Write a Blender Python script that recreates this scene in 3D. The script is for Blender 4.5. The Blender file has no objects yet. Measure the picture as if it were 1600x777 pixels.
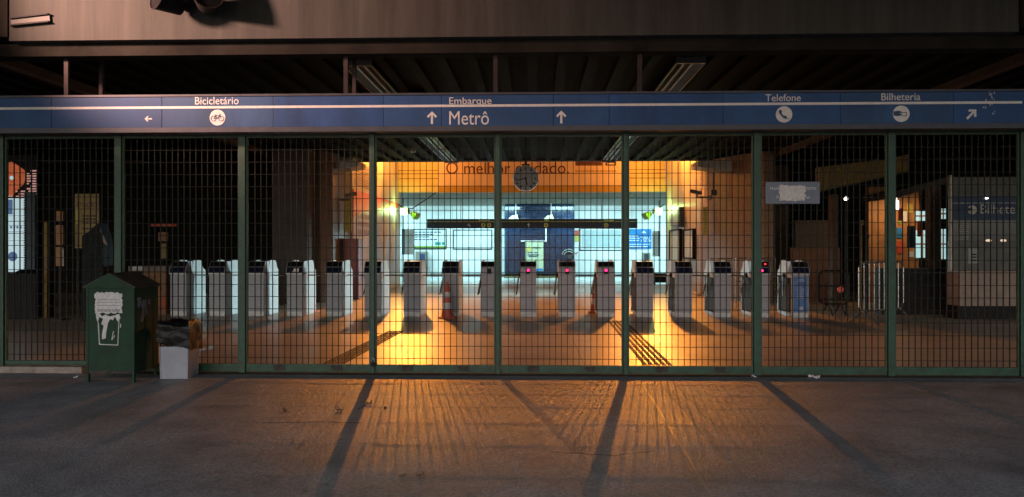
import bpy, bmesh, math, random
from mathutils import Vector, Matrix, Euler
from mathutils import noise as mnoise
C = bpy.context.scene.collection
S = bpy.context.scene
R = math.radians
random.seed(7)

# ---------------------------------------------------------------- camera, sky, light, exposure
F, YAW, EYE = 1150.0, R(1.8), 1.5
cam = bpy.data.objects.new('camera', bpy.data.cameras.new('camera'))
C.objects.link(cam)
cam.data.sensor_width = 36.0
cam.data.lens = F / 1600 * 36.0
cam.data.clip_end = 500
cam.data.clip_start = 0.05
cam.location = (0, 0, EYE)
cam.rotation_euler = (R(90), 0, YAW)
S.camera = cam

w = bpy.data.worlds.new('World'); S.world = w; w.use_nodes = True
wn = w.node_tree
sky = wn.nodes.new('ShaderNodeTexSky'); sky.sky_type = 'NISHITA'; sky.sun_disc = False
sky.sun_elevation = R(30); sky.sun_rotation = R(190); sky.air_density = 1.0; sky.dust_density = 3.0; sky.ozone_density = 5.0
bg = wn.nodes['Background']; bg.inputs['Strength'].default_value = 0.15
wn.links.new(sky.outputs[0], bg.inputs[0])

def lamp(name, kind, loc, power, col, target=None, **kw):
    d = bpy.data.lights.new(name, kind); d.energy = power; d.color = col
    for k, v in kw.items(): setattr(d, k, v)
    o = bpy.data.objects.new(name, d); C.objects.link(o); o.location = loc
    if target is not None:
        o.rotation_euler = (Vector(target) - Vector(loc)).to_track_quat('-Z', 'Y').to_euler()
    return o
SODIUM = (1.0, 0.315, 0.04)
LX, LRX, LY, LZ = -4.75, 4.25, 27.5, 5.28
for x in (LX, LRX):      # sodium floodlights above the ceiling edge, aimed at the turnstiles
    lamp('sodium_light', 'SPOT', (x, LY, LZ), 2000, SODIUM, (x * .88, 13, 0), spot_size=R(92), spot_blend=1.0, shadow_soft_size=.085)
    lamp('sodium_spill', 'POINT', (x * .97, LY - .2, LZ + .25), 215, SODIUM, shadow_soft_size=.2)
for x in (-8.0, -2.6, 2.6, 8.0):   # fluorescent battens of the far hall
    lamp('hall_tube_light', 'AREA', (x, 36.2, 3.62), 170, (.52, .94, 1.0), (x, 37.1, 0), shape='RECTANGLE', size=3.6, size_y=.25)
for sx in (-1, 1):                 # added unseen lights for the turnstile sides, behind the corners of the hall mouth
    lamp('turnstile_fill_light', 'AREA', (sx * 7.2 - .1, 32.6, 2.2), 85 if sx > 0 else 35, (.58, .93, 1.0), (-sx * 6.5, 16, -2.0), shape='RECTANGLE', size=2.4, size_y=.5, spread=R(26))
# warm street lamp up and left of the camera
lamp('street_light', 'SPOT', (-7.3, 5.6, 4.80), 2700, (1, .55, .41), (-4.1, 8.4, 4.55), spot_size=R(60), spot_blend=1.0, shadow_soft_size=.28)

S.view_settings.view_transform = 'Standard'
S.view_settings.look = 'None'
S.view_settings.exposure = 0.8
S.view_settings.gamma = 1.0
S.cycles.use_denoising = True
S.cycles.max_bounces = 7
S.cycles.diffuse_bounces = 4
S.cycles.glossy_bounces = 3
S.cycles.sample_clamp_indirect = 6
S.cycles.caustics_reflective = False
S.cycles.caustics_refractive = False

# ---------------------------------------------------------------- helpers
SA, CA = math.sin(YAW), math.cos(YAW)
def P(x, y, Y):
    u = (x - 800) / F
    t = Y / (u * SA + CA)
    return Vector((t * (u * CA - SA), Y, EYE - (y - 388.5) / F * t))
def PX(x, Y): return P(x, 0, Y).x
def PZ(y, Y, x=800): return P(x, y, Y).z

_m = {}
def mat(name, col, rough=.6, metal=0.0, var=.12, scale=6.0, bump=0.0, bscale=60.0, stretch=(1, 1, 1), col2=None,
        emit=None, estr=0.0, spec=.5, coat=0.0, speck=0.0, sscale=190):
    m = bpy.data.materials.new(name); m.use_nodes = True
    nt = m.node_tree; N = nt.nodes; L = nt.links
    b = N['Principled BSDF']
    b.inputs['Roughness'].default_value = rough
    b.inputs['Metallic'].default_value = metal
    b.inputs['Specular IOR Level'].default_value = spec
    b.inputs['Coat Weight'].default_value = coat
    tc = N.new('ShaderNodeTexCoord'); mp = N.new('ShaderNodeMapping')
    mp.inputs['Scale'].default_value = stretch
    L.new(tc.outputs['Object'], mp.inputs[0])
    c2 = col2 or tuple(max(0, c * (1 - var * 2.2)) for c in col)
    nz = N.new('ShaderNodeTexNoise'); nz.inputs['Scale'].default_value = scale; nz.inputs['Detail'].default_value = 6
    nz.inputs['Roughness'].default_value = .65
    L.new(mp.outputs[0], nz.inputs[0])
    rp = N.new('ShaderNodeValToRGB')
    rp.color_ramp.elements[0].position = .33; rp.color_ramp.elements[1].position = .67
    rp.color_ramp.elements[0].color = (*c2, 1)
    rp.color_ramp.elements[1].color = (*[min(1, c * (1 + var * .6)) for c in col], 1)
    L.new(nz.outputs[0], rp.inputs[0])
    out = rp.outputs[0]
    if speck:
        n3 = N.new('ShaderNodeTexNoise'); n3.inputs['Scale'].default_value = sscale; n3.inputs['Detail'].default_value = 2
        L.new(mp.outputs[0], n3.inputs[0])
        r3 = N.new('ShaderNodeMapRange'); r3.inputs[1].default_value = .35; r3.inputs[2].default_value = .65
        r3.inputs[3].default_value = 1 - speck; r3.inputs[4].default_value = 1 + speck
        L.new(n3.outputs[0], r3.inputs[0])
        mx = N.new('ShaderNodeVectorMath'); mx.operation = 'SCALE'
        L.new(out, mx.inputs[0]); L.new(r3.outputs[0], mx.inputs['Scale']); out = mx.outputs[0]
    L.new(out, b.inputs['Base Color'])
    mr = N.new('ShaderNodeMapRange'); mr.inputs[3].default_value = max(.03, rough - .1); mr.inputs[4].default_value = min(1, rough + .12)
    L.new(nz.outputs[0], mr.inputs[0]); L.new(mr.outputs[0], b.inputs['Roughness'])
    if bump:
        n2 = N.new('ShaderNodeTexNoise'); n2.inputs['Scale'].default_value = bscale; n2.inputs['Detail'].default_value = 4
        L.new(tc.outputs['Object'], n2.inputs[0])
        bp = N.new('ShaderNodeBump'); bp.inputs['Strength'].default_value = bump; bp.inputs['Distance'].default_value = .02
        L.new(n2.outputs[0], bp.inputs['Height']); L.new(bp.outputs[0], b.inputs['Normal'])
    if emit:
        b.inputs['Emission Color'].default_value = (*emit, 1); b.inputs['Emission Strength'].default_value = estr
    return m

def tile_mat(name, col, mortar, scale, rough=.3, bw=.5, rh=.25, msize=.012, var=.1, bump=.3):
    m = mat(name, col, rough, var=var)
    nt = m.node_tree; N = nt.nodes; L = nt.links; b = N['Principled BSDF']
    tc = N.new('ShaderNodeTexCoord'); sp = N.new('ShaderNodeSeparateXYZ'); ad = N.new('ShaderNodeMath'); cb = N.new('ShaderNodeCombineXYZ')
    L.new(tc.outputs['Object'], sp.inputs[0])
    L.new(sp.outputs[0], ad.inputs[0]); L.new(sp.outputs[1], ad.inputs[1])
    L.new(ad.outputs[0], cb.inputs[0]); L.new(sp.outputs[2], cb.inputs[1])
    br = N.new('ShaderNodeTexBrick'); br.inputs['Scale'].default_value = scale
    br.inputs['Brick Width'].default_value = bw; br.inputs['Row Height'].default_value = rh; br.inputs['Mortar Size'].default_value = msize
    br.offset = 0.0 if abs(bw - rh) < 1e-6 else .5
    L.new(cb.outputs[0], br.inputs[0])
    old = b.inputs['Base Color'].links[0].from_socket
    L.new(old, br.inputs['Color1'])
    dk = N.new('ShaderNodeVectorMath'); dk.operation = 'SCALE'; dk.inputs['Scale'].default_value = 1 - var * 1.5
    L.new(old, dk.inputs[0]); L.new(dk.outputs[0], br.inputs['Color2'])
    br.inputs['Mortar'].default_value = (*mortar, 1)
    L.new(br.outputs['Color'], b.inputs['Base Color'])
    bp = N.new('ShaderNodeBump'); bp.inputs['Strength'].default_value = bump; bp.inputs['Distance'].default_value = .01; bp.invert = True
    L.new(br.outputs['Fac'], bp.inputs['Height']); L.new(bp.outputs[0], b.inputs['Normal'])
    return m

_org = {}
class MB:
    def __init__(s): s.bm = bmesh.new()
    def box(s, x0, x1, y0, y1, z0, z1, bev=0.0, rot=None):
        r = bmesh.ops.create_cube(s.bm, size=1.0)
        vs = r['verts']
        for v in vs:
            v.co = Vector(((x0 + x1) / 2 + v.co.x * (x1 - x0), (y0 + y1) / 2 + v.co.y * (y1 - y0), (z0 + z1) / 2 + v.co.z * (z1 - z0)))
        if bev:
            es = list({e for v in vs for e in v.link_edges})
            g = bmesh.ops.bevel(s.bm, geom=es, offset=bev, segments=2, affect='EDGES', profile=.6)
        return s
    def cyl(s, p0, p1, r0, r1=None, seg=12, cap=True):
        p0, p1 = Vector(p0), Vector(p1); r1 = r0 if r1 is None else r1
        d = p1 - p0
        q = d.to_track_quat('Z', 'Y').to_matrix().to_4x4()
        q.translation = (p0 + p1) / 2
        bmesh.ops.create_cone(s.bm, cap_ends=cap, cap_tris=False, segments=seg, radius1=r0, radius2=r1, depth=d.length, matrix=q)
        return s
    def tube(s, pts, r, seg=8):
        for a, b in zip(pts[:-1], pts[1:]): s.cyl(a, b, r, seg=seg)
        for p in pts[1:-1]: s.ball(p, r, 8, 6)
        return s
    def ball(s, p, r, u=12, v=8, sc=(1, 1, 1)):
        bmesh.ops.create_uvsphere(s.bm, u_segments=u, v_segments=v, radius=r, matrix=Matrix.Translation(Vector(p)) @ Matrix.Diagonal((*sc, 1)))
        return s
    def prism(s, pts, d):
        """closed polygon of 3D points pushed along vector d"""
        d = Vector(d); a = [s.bm.verts.new(p) for p in pts]; b = [s.bm.verts.new(Vector(p) + d) for p in pts]
        n = len(a)
        s.bm.faces.new(a); s.bm.faces.new(b[::-1])
        for i in range(n): s.bm.faces.new((a[i], b[i], b[(i + 1) % n], a[(i + 1) % n]))
        return s
    def flat(s, pts2, Y, th=.004):      # polygon of (x, z) facing the camera side
        return s.prism([(p[0], Y, p[1]) for p in pts2], (0, th, 0))
    def build(s, name, m, parent=None, smooth=False):
        bmesh.ops.recalc_face_normals(s.bm, faces=s.bm.faces[:])
        vs = s.bm.verts
        if parent is None:
            xs = [v.co.x for v in vs]; ys = [v.co.y for v in vs]; zs = [v.co.z for v in vs]
            o0 = Vector(((min(xs) + max(xs)) / 2, (min(ys) + max(ys)) / 2, min(zs)))
        else: o0 = _org[parent.name]
        for v in vs: v.co -= o0
        me = bpy.data.meshes.new(name); s.bm.to_mesh(me); s.bm.free()
        if smooth:
            for p in me.polygons: p.use_smooth = True
            try: me.set_sharp_from_angle(angle=R(40))
            except Exception: pass
        me.materials.append(m)
        o = bpy.data.objects.new(name, me); C.objects.link(o)
        if parent is None: o.location = o0
        else: o.parent = parent
        _org[o.name] = o0
        return o

def tag(o, label=None, cat=None, group=None, kind=None):
    if label: o['label'] = label
    if cat: o['category'] = cat
    if group: o['group'] = group
    if kind: o['kind'] = kind
    return o
def thing(name, label, cat, loc, group=None):
    o = bpy.data.objects.new(name, None); C.objects.link(o); o.location = loc; o.empty_display_size = .2
    _org[o.name] = Vector(loc)
    return tag(o, label, cat, group)
def struct(o): o['kind'] = 'structure'; return o
def copy_tree(o, parent=None):
    c = o.copy(); C.objects.link(c)
    if parent: c.parent = parent
    for ch in list(o.children): copy_tree(ch, c)
    return c

def text_mesh(txt, x, z, Y, m, parent, width=None, height=None, name='lettering', th=.004, align='LEFT', axis='y'):
    """letters standing on a vertical plane; x,z = left end of the baseline; width in metres"""
    cu = bpy.data.curves.new('t', 'FONT'); cu.body = txt; cu.size = 1; cu.extrude = 0.0; cu.resolution_u = 4
    to = bpy.data.objects.new('t', cu); C.objects.link(to)
    dg = bpy.context.evaluated_depsgraph_get()
    me = bpy.data.meshes.new_from_object(to.evaluated_get(dg))
    bpy.data.objects.remove(to); bpy.data.curves.remove(cu)
    bm = bmesh.new(); bm.from_mesh(me); bpy.data.meshes.remove(me)
    x0 = min(v.co.x for v in bm.verts); x1 = max(v.co.x for v in bm.verts)
    zt = max(v.co.y for v in bm.verts)
    sx = width / (x1 - x0) if width else height / zt
    sz = height / zt if height else sx
    for v in bm.verts:
        px, pz = (v.co.x - x0) * sx, v.co.y * sz
        v.co = Vector((x + px, Y, z + pz))
    g = bmesh.ops.extrude_face_region(bm, geom=bm.faces[:])
    for v in [e for e in g['geom'] if isinstance(e, bmesh.types.BMVert)]: v.co.y += th
    mb = MB(); mb.bm.free(); mb.bm = bm
    return mb.build(name, m, parent)

def arrow2(cx, cz, s, ang):   # arrow outline, pointing up at ang 0, counter-clockwise
    t = .16
    pts = [(-t * .55, -.5), (t * .55, -.5), (t * .55, .22), (.28, -.03), (.40, .10), (0, .5), (-.40, .10), (-.28, -.03), (-t * .55, .22)]
    c, q = math.cos(ang), math.sin(ang)
    return [(cx + s * (x * c - y * q), cz + s * (x * q + y * c)) for x, y in pts]
def disc2(cx, cz, r, n=28, a0=0): return [(cx + r * math.cos(a0 + 2 * math.pi * i / n), cz + r * math.sin(a0 + 2 * math.pi * i / n)) for i in range(n)]
def torn(x0, x1, z0, z1, n=9, amp=.012, rnd=random):
    p = []
    for i in range(n): p.append((x0 + (x1 - x0) * i / n, z0 + rnd.uniform(-amp, amp)))
    for i in range(n): p.append((x1 + rnd.uniform(-amp, amp), z0 + (z1 - z0) * i / n))
    for i in range(n): p.append((x1 - (x1 - x0) * i / n, z1 + rnd.uniform(-amp, amp)))
    for i in range(n): p.append((x0 + rnd.uniform(-amp, amp), z1 - (z1 - z0) * i / n))
    return p
def line2(mb, a, b, t, Y, th=.003):
    a, b = Vector(a), Vector(b); d = (b - a).normalized(); n = Vector((-d.y, d.x)) * t / 2
    mb.flat([a + n, b + n, b - n, a - n], Y, th)
def ring2(mb, cx, cz, r, t, Y, th=.003, n=20, a0=0, a1=2 * math.pi):
    pts = [(cx + r * math.cos(a0 + (a1 - a0) * i / n), cz + r * math.sin(a0 + (a1 - a0) * i / n)) for i in range(n + 1)]
    for a, b in zip(pts[:-1], pts[1:]): line2(mb, a, b, t, Y, th)

# ---------------------------------------------------------------- materials
M = {}
M['pave'] = mat('pavement_concrete', (.205, .207, .216), .46, var=.20, scale=1.6, bump=.5, bscale=95, speck=.30, sscale=55)
M['floor'] = mat('granilite_floor', (.45, .37, .285), .36, var=.14, scale=2.2, bump=.03, bscale=30, speck=.15, sscale=60)
M['hallfloor'] = mat('hall_floor', (.55, .55, .54), .28, var=.08, scale=2.5, speck=.08)
M['band'] = mat('floor_band_stone', (.22, .17, .13), .35, var=.15, scale=3)
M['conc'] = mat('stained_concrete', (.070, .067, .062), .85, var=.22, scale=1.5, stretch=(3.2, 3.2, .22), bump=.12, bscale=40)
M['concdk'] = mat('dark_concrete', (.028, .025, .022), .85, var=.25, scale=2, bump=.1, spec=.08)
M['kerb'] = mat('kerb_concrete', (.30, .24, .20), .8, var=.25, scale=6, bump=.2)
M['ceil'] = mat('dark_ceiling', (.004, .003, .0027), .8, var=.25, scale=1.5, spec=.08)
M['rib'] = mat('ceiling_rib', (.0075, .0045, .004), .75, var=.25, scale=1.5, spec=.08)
M['steel'] = mat('purple_brown_steel', (.055, .042, .045), .5, .3, var=.2, spec=.08)
M['sign'] = mat('faded_blue_panel', (.030, .085, .235), .5, spec=.25, var=.16, scale=1.2, bump=.02, bscale=10, speck=.03)
M['sign_b'] = mat('faded_blue_panel_light', (.036, .092, .225), .5, spec=.25, var=.2, scale=1.0, stretch=(1.4, 1, .5), speck=.03)
M['sign_c'] = mat('faded_blue_panel_deep', (.025, .076, .225), .5, spec=.25, var=.2, scale=1.6, stretch=(1.2, 1, .6), speck=.03)
M['signtrim'] = mat('sign_trim', (.055, .052, .07), .45, .3, var=.15)
M['white'] = mat('white_vinyl', (.74, .70, .70), .5, var=.07, scale=20)
M['navy'] = mat('navy_print', (.02, .05, .13), .5, var=.1)
M['green'] = mat('green_paint', (.020, .062, .036), .45, var=.35, col2=(.016, .030, .018), scale=11, bump=.08, bscale=40, spec=.35)
M['bar'] = mat('galvanised_bar', (.034, .035, .031), .55, .1, var=.25, scale=9, spec=.08)
M['bingreen'] = mat('bin_green_paint', (.013, .043, .023), .6, spec=.2, col2=(.012, .026, .014), var=.30, scale=4, bump=.06, bscale=25)
M['binroof'] = mat('rusty_roof_sheet', (.075, .052, .038), .7, var=.4, scale=7, bump=.15)
M['rust'] = mat('grimy_rust', (.06, .045, .035), .8, var=.4, scale=12)
M['paper'] = mat('pasted_paper', (.62, .58, .58), .85, var=.12, scale=25, bump=.1, bscale=60)
M['print'] = mat('faded_print', (.22, .20, .22), .8, var=.2)
M['greybin'] = mat('pale_grey_plastic', (.28, .285, .32), .45, var=.10, scale=5)
M['bag'] = mat('black_bag', (.005, .005, .006),   .30, spec=.13, var=.1, bump=.25, bscale=35)
M['stainless'] = mat('brushed_steel', (.25, .255, .285), .45, .25, var=.10, scale=3, stretch=(1, 1, 6))
M['kick'] = mat('scuffed_steel_kick', (.50, .50, .50), .45, .3, var=.2, scale=12)
M['cover'] = mat('pale_side_cover', (.66, .68, .68), .42, var=.05, scale=5)
M['black'] = mat('black_plastic', (.008, .008, .009), .4, spec=.12, var=.1)
M['brown'] = mat('dark_recess', (.022, .013, .009), .6, spec=.1, var=.2)
M['screen'] = mat('dark_blue_display', (.005, .008, .030), .4, spec=.1, var=.1)
M['chrome'] = mat('chrome_tube', (.55, .53, .50), .25, .9, var=.06)
M['led'] = mat('red_led', (.3, .01, .05), .5, emit=(1, .02, .14), estr=3.2)
M['ledred'] = mat('red_lamp', (.3, .01, .01), .5, emit=(1, .03, .02), estr=1.6)
M['cone'] = mat('orange_cone', (.55, .085, .03), .5, var=.12)
M['conew'] = mat('cone_band', (.62, .60, .58), .5, var=.12)
M['wallw'] = tile_mat('pale_wall_tile', (.46, .43, .39), (.40, .37, .33), 1.0, .38, .30, .30, .006, .03, .15)
M['tilecol'] = tile_mat('beige_mosaic', (.44, .275, .17), (.24, .17, .13), 1.0, .36, .06, .06, .006, .10, .5)
M['graycol'] = mat('grey_column', (.10, .088, .082), .7, var=.12, scale=3, bump=.05, spec=.08)
M['browncol'] = mat('brown_column', (.13, .085, .06), .6, var=.15, scale=3, spec=.08)
M['hallwall'] = mat('white_hall_panel', (.74, .76, .76), .35, var=.03, scale=1.5)
M['soffit'] = mat('dull_soffit', (.20, .19, .15), .8, var=.12, scale=1.5)
M['skirt'] = mat('grey_skirting', (.30, .33, .33), .5)
M['navytile'] = tile_mat('navy_tile', (.012, .030, .075), (.02, .035, .07), 1.0, .18, .16, .16, .006, .25, .3)
M['olive'] = mat('olive_base', (.14, .14, .06), .6)
M['fascia'] = mat('yellow_fascia', (.60, .46, .20), .5, var=.08, scale=2)
M['adboard'] = mat('ad_board', (.66, .50, .40), .45, var=.05, scale=2)
M['adyel'] = mat('ad_yellow', (.42, .25, .04), .5, var=.08)
M['adbrown'] = mat('ad_brown', (.09, .025, .012), .5)
M['navysign'] = mat('navy_sign', (.008, .014, .04), .4)
M['yel'] = mat('yellow_print', (.60, .52, .10), .5)
M['red'] = mat('red_enamel', (.22, .020, .014), .38, var=.12)
M['redprint'] = mat('red_print', (.60, .09, .05), .5, var=.12)
M['mural'] = mat('mural_white', (.44, .40, .46), .4, var=.14, scale=1.2, col2=(.26, .25, .36))
M['muralo'] = mat('mural_skin', (.62, .42, .26), .5, var=.2, scale=3)
M['mauve'] = mat('mauve_print', (.26, .19, .28), .5)
M['bluead'] = mat('blue_ad', (.02, .22, .60), .4, var=.2, scale=2)
M['frame'] = mat('dark_frame', (.05, .06, .07), .4, .3)
M['boardw'] = mat('poster_paper', (.66, .72, .72), .35, var=.06)
M['limegreen'] = mat('green_poster_band', (.25, .42, .08), .5)
M['teal'] = mat('teal_print', (.02, .28, .24), .5)
M['greenlit'] = mat('green_lit_housing', (.22, .42, .04), .35, .3, var=.1)  # the lamp's green light is put into the housing colour
M['lampface'] = mat('lit_lamp_face', (.9, 1, .8), .3, emit=(.80, 1.0, .62), estr=9)
M['tubeoff'] = mat('unlit_tube', (.62, .64, .62), .3)
M['tray'] = mat('fixture_tray', (.30, .28, .25), .4, .5)
M['clockface'] = mat('clock_face', (.50, .50, .53), .5, var=.04)
M['darkwall'] = mat('shade_dark_wall', (.012, .011, .010), .8, var=.2, spec=.08)  # deep shade of the unlit walls is put into this colour
M['darkbox'] = mat('dark_metal', (.022, .022, .024), .5, .2, var=.2, spec=.08)
M['shutter'] = mat('ribbed_shutter', (.055, .085, .12), .5, .2)
M['banner'] = mat('old_cream_banner', (.34, .24, .10), .7, var=.12)
M['orangebox'] = mat('orange_tan_box', (.36, .17, .07), .6, var=.2)
M['mustard'] = mat('mustard_paint', (.22, .135, .02), .6, var=.2)
M['tan'] = mat('tan_panel', (.26, .20, .165), .6, var=.12)
M['officegrey'] = mat('office_grey', (.13, .13, .125), .6, var=.15)
M['orangewall'] = mat('orange_wall', (.42, .20, .07), .6, var=.15, scale=3)
M['window'] = mat('lit_blue_window', (.3, .5, .5), .4, emit=(.42, .75, .78), estr=.45)
M['lbwhite'] = mat('lightbox_white', (.6, .7, .75), .4, emit=(.55, .80, .86), estr=.34)
M['lborange'] = mat('lightbox_orange', (.7, .2, .08), .4, emit=(.60, .12, .04), estr=.26, var=.3, scale=6)
M['lbpink'] = mat('lightbox_pink', (.7, .4, .35), .4, emit=(.7, .36, .32), estr=.3)
M['lbblue'] = mat('lightbox_blue', (.05, .08, .2), .4, emit=(.05, .10, .22), estr=.5)
M['tipglow'] = mat('glowing_tip', (.8, .8, .7), .4, emit=(.9, .9, .8), estr=2.5)
M['bluecloth'] = mat('blue_cloth', (.05, .09, .14), .8)
M['redcloth'] = mat('red_cloth', (.42, .08, .05), .8)
M['bluenotice'] = mat('blue_notice', (.05, .16, .40), .5, var=.2, scale=10)
M['platesign'] = mat('grey_blue_plate', (.13, .15, .20), .45, var=.1)
M['tactile'] = mat('worn_dark_rubber', (.10, .088, .08), .7, var=.35, scale=9)
M['leaf'] = mat('dry_leaf', (.16, .09, .04), .8, var=.3)
M['glass'] = mat('shop_glass', (.02, .025, .04), .08, spec=.6)
M['joint'] = mat('pale_joint_filler', (.24, .20, .15), .45)

def spots(m, scale, lo, hi, dark):
    nt = m.node_tree; N = nt.nodes; L = nt.links; b = N['Principled BSDF']
    old = b.inputs['Base Color'].links[0].from_socket
    tc = N.new('ShaderNodeTexCoord'); vo = N.new('ShaderNodeTexVoronoi'); vo.inputs['Scale'].default_value = scale
    nz = N.new('ShaderNodeTexNoise'); nz.inputs['Scale'].default_value = scale * 3
    av = N.new('ShaderNodeVectorMath'); av.operation = 'MULTIPLY_ADD'; av.inputs[1].default_value = (.05, .05, 0)
    L.new(tc.outputs['Object'], nz.inputs[0]); L.new(nz.outputs['Color'], av.inputs[0]); L.new(tc.outputs['Object'], av.inputs[2])
    L.new(av.outputs[0], vo.inputs['Vector'])
    mr = N.new('ShaderNodeMapRange'); mr.inputs[1].default_value = lo; mr.inputs[2].default_value = hi; mr.inputs[3].default_value = dark; mr.inputs[4].default_value = 1
    L.new(vo.outputs['Distance'], mr.inputs[0])
    mx = N.new('ShaderNodeVectorMath'); mx.operation = 'SCALE'; L.new(old, mx.inputs[0]); L.new(mr.outputs[0], mx.inputs['Scale']); L.new(mx.outputs[0], b.inputs['Base Color'])
spots(M['pave'], 2.3, .035, .06, .62)
spots(M['pave'], 5.0, .02, .045, 1.35)
spots(M['floor'], 1.6, .03, .07, .75)
# ---------------------------------------------------------------- ground and floors
FY = 8.8                                   # fence plane
g = MB(); g.box(-45, 45, -40, FY + .12, -.3, 0.0); struct(g.build('pavement', M['pave']))
g = MB(); g.box(-30, 28, FY + .121, 29.5, -.3, -.002); struct(g.build('station_floor', M['floor']))
g = MB(); g.box(-12.5, 12.5, 29.501, 40, -.3, -.002); struct(g.build('hall_floor', M['hallfloor']))
g = MB(); g.box(-5.45, 5.1, 24.8, 28.7, -.01, .002); struct(g.build('floor_band', M['band']))
g = MB()
for (x, y) in ((2.75, 20.4),):             # tactile bars converge away from the camera
    pass
def tactile(name, a, b, n=5, width=.32, dash=None):
    a, b = Vector((a[0], a[1], 0)), Vector((b[0], b[1], 0)); d = (b - a); L_ = d.length; d.normalize(); s = Vector((-d.y, d.x, 0))
    mb = MB()
    k = 0.0
    while k < L_ - .2:
        for i in range(n):
            o = s * ((i - (n - 1) / 2) * width / n)
            p = a + d * k + o; q = a + d * min(L_, k + .19) + o; h = s * (width / n * .32)
            mb.prism([p + h + Vector((0, 0, -.003)), q + h + Vector((0, 0, -.003)), q - h + Vector((0, 0, -.003)), p - h + Vector((0, 0, -.003))], (0, 0, .009))
        k += .24
    return struct(mb.build(name, M['tactile']))
def G(x, y):    # ground point under a picture point
    t = EYE * F / (y - 388.5); u = (x - 800) / F
    return (t * (u * CA - SA), t * (u * SA + CA))
tactile('tactile_path', G(512, 573), G(622, 516), 5, .30)
tactile('tactile_path', G(1030, 573), G(962, 500), 5, .40)
a, b = G(1048, 602), G(1160, 722)
d_ = (Vector(b) - Vector(a)).normalized(); n_ = Vector((-d_.y, d_.x))
M['patch'] = mat('dark_strip', (.195, .195, .2), .5, var=.25, scale=8, bump=.6, bscale=95, speck=.4, sscale=55)  # slightly darker concrete for the two pavement strips
for o_, w_ in ((-.07, .035), (.06, .02)):
    mb = MB(); A_, B_ = Vector(a) + n_ * o_, Vector(b) + n_ * o_ * 1.2
    mb.prism([(*(A_ + n_ * w_), -.01), (*(B_ + n_ * w_), -.01), (*(B_ - n_ * w_), -.01), (*(A_ - n_ * w_), -.01)], (0, 0, .012)); struct(mb.build('pavement_strip', M['patch']))
mb = MB(); a, b = Vector(G(1003, 598)), Vector(G(1108, 768)); d = (b - a).normalized(); n = Vector((-d.y, d.x)) * .006
mb.prism([(*(a + n), -.01), (*(b + n), -.01), (*(b - n), -.01), (*(a - n), -.01)], (0, 0, .0125)); struct(mb.build('pavement_joint', M['joint']))
mb = MB(); a, b = Vector(G(772, 592)), Vector(G(712, 770)); d = (b - a).normalized(); n = Vector((-d.y, d.x)) * .004
mb.prism([(*(a + n), -.01), (*(b + n), -.01), (*(b - n), -.01), (*(a - n), -.01)], (0, 0, .0115)); struct(mb.build('pavement_joint', M['joint']))
mb = MB(); a, b = Vector(G(895, 530)), Vector(G(915, 575)); d = (b - a).normalized(); n = Vector((-d.y, d.x)) * .006
mb.prism([(*(a + n), -.01), (*(b + n), -.01), (*(b - n), -.01), (*(a - n), -.01)], (0, 0, .012)); struct(mb.build('floor_joint', M['joint']))
def crack(pts, wd=.006):
    mb = MB(); rr = random.Random(len(pts))
    q = []
    for p0, p1 in zip(pts[:-1], pts[1:]):
        for k in range(7):
            f = k / 7; g_ = G(p0[0] + (p1[0] - p0[0]) * f, p0[1] + (p1[1] - p0[1]) * f); q.append(Vector((g_[0] + rr.uniform(-.012, .012), g_[1] + rr.uniform(-.012, .012))))
    for p0, p1 in zip(q[:-1], q[1:]):
        d = (p1 - p0).normalized(); n = Vector((-d.y, d.x)) * wd * rr.uniform(.3, .6)
        mb.prism([(*(p0 + n), -.01), (*(p1 + n), -.01), (*(p1 - n), -.01), (*(p0 - n), -.01)], (0, 0, .011))
    struct(mb.build('pavement_crack', M['rust']))
crack([(480, 600), (545, 601), (640, 600)], .014); crack([(560, 640), (575, 628)], .012); crack([(410, 661), (500, 659), (575, 661)], .009); crack([(860, 706), (960, 712), (1030, 704)], .009)
g = MB(); g.box(-12, PX(137, FY), FY - .12, FY + .14, -.05, .075, .008); struct(g.build('kerb', M['kerb']))
g = MB(); g.box(PX(137, FY) + .01, 12, FY - .16, FY + .16, -.05, .004); struct(g.build('threshold', M['rust']))

# ---------------------------------------------------------------- shading slab, concrete beam, steel
g = MB(); g.box(-30, 30, -4.0, 8.34, 4.95, 5.2); struct(g.build('shade_slab', M['concdk']))  # unseen slab, set low to keep skylight off the beam
BY = 8.35
zb = PZ(57, BY)
t = thing('concrete_beam', 'wide stained concrete beam running across the top above the blue sign', 'beam', (0, BY, zb))
mb = MB(); mb.box(PX(14, BY), PX(1592, BY), BY, BY + .62, zb, 6.198); mb.build('beam_face', M['conc'], t)
mb = MB(); mb.box(PX(14, BY), PX(290, BY), BY - .004, BY + .001, zb + .48, zb + .485)
mb.build('crack', M['rust'], t)
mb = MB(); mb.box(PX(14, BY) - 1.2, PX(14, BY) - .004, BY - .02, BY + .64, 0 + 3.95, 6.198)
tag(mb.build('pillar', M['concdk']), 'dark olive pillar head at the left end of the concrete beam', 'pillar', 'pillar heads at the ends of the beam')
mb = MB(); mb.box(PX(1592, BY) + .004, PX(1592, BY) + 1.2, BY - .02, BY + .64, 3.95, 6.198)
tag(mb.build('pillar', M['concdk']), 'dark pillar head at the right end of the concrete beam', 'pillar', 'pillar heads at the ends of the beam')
mb = MB(); za = PZ(72, BY + .3)
mb.box(-9, 9, BY + .12, BY + .18, zb - .15, zb - .003); mb.box(-9, 9, BY + .181, BY + .34, zb - .02, zb - .003); mb.box(-9, 9, BY + .181, BY + .34, zb - .15, zb - .135)
tag(mb.build('steel_channel', M['concdk']), 'long dark steel channel fixed under the concrete beam', 'steel beam')
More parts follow.
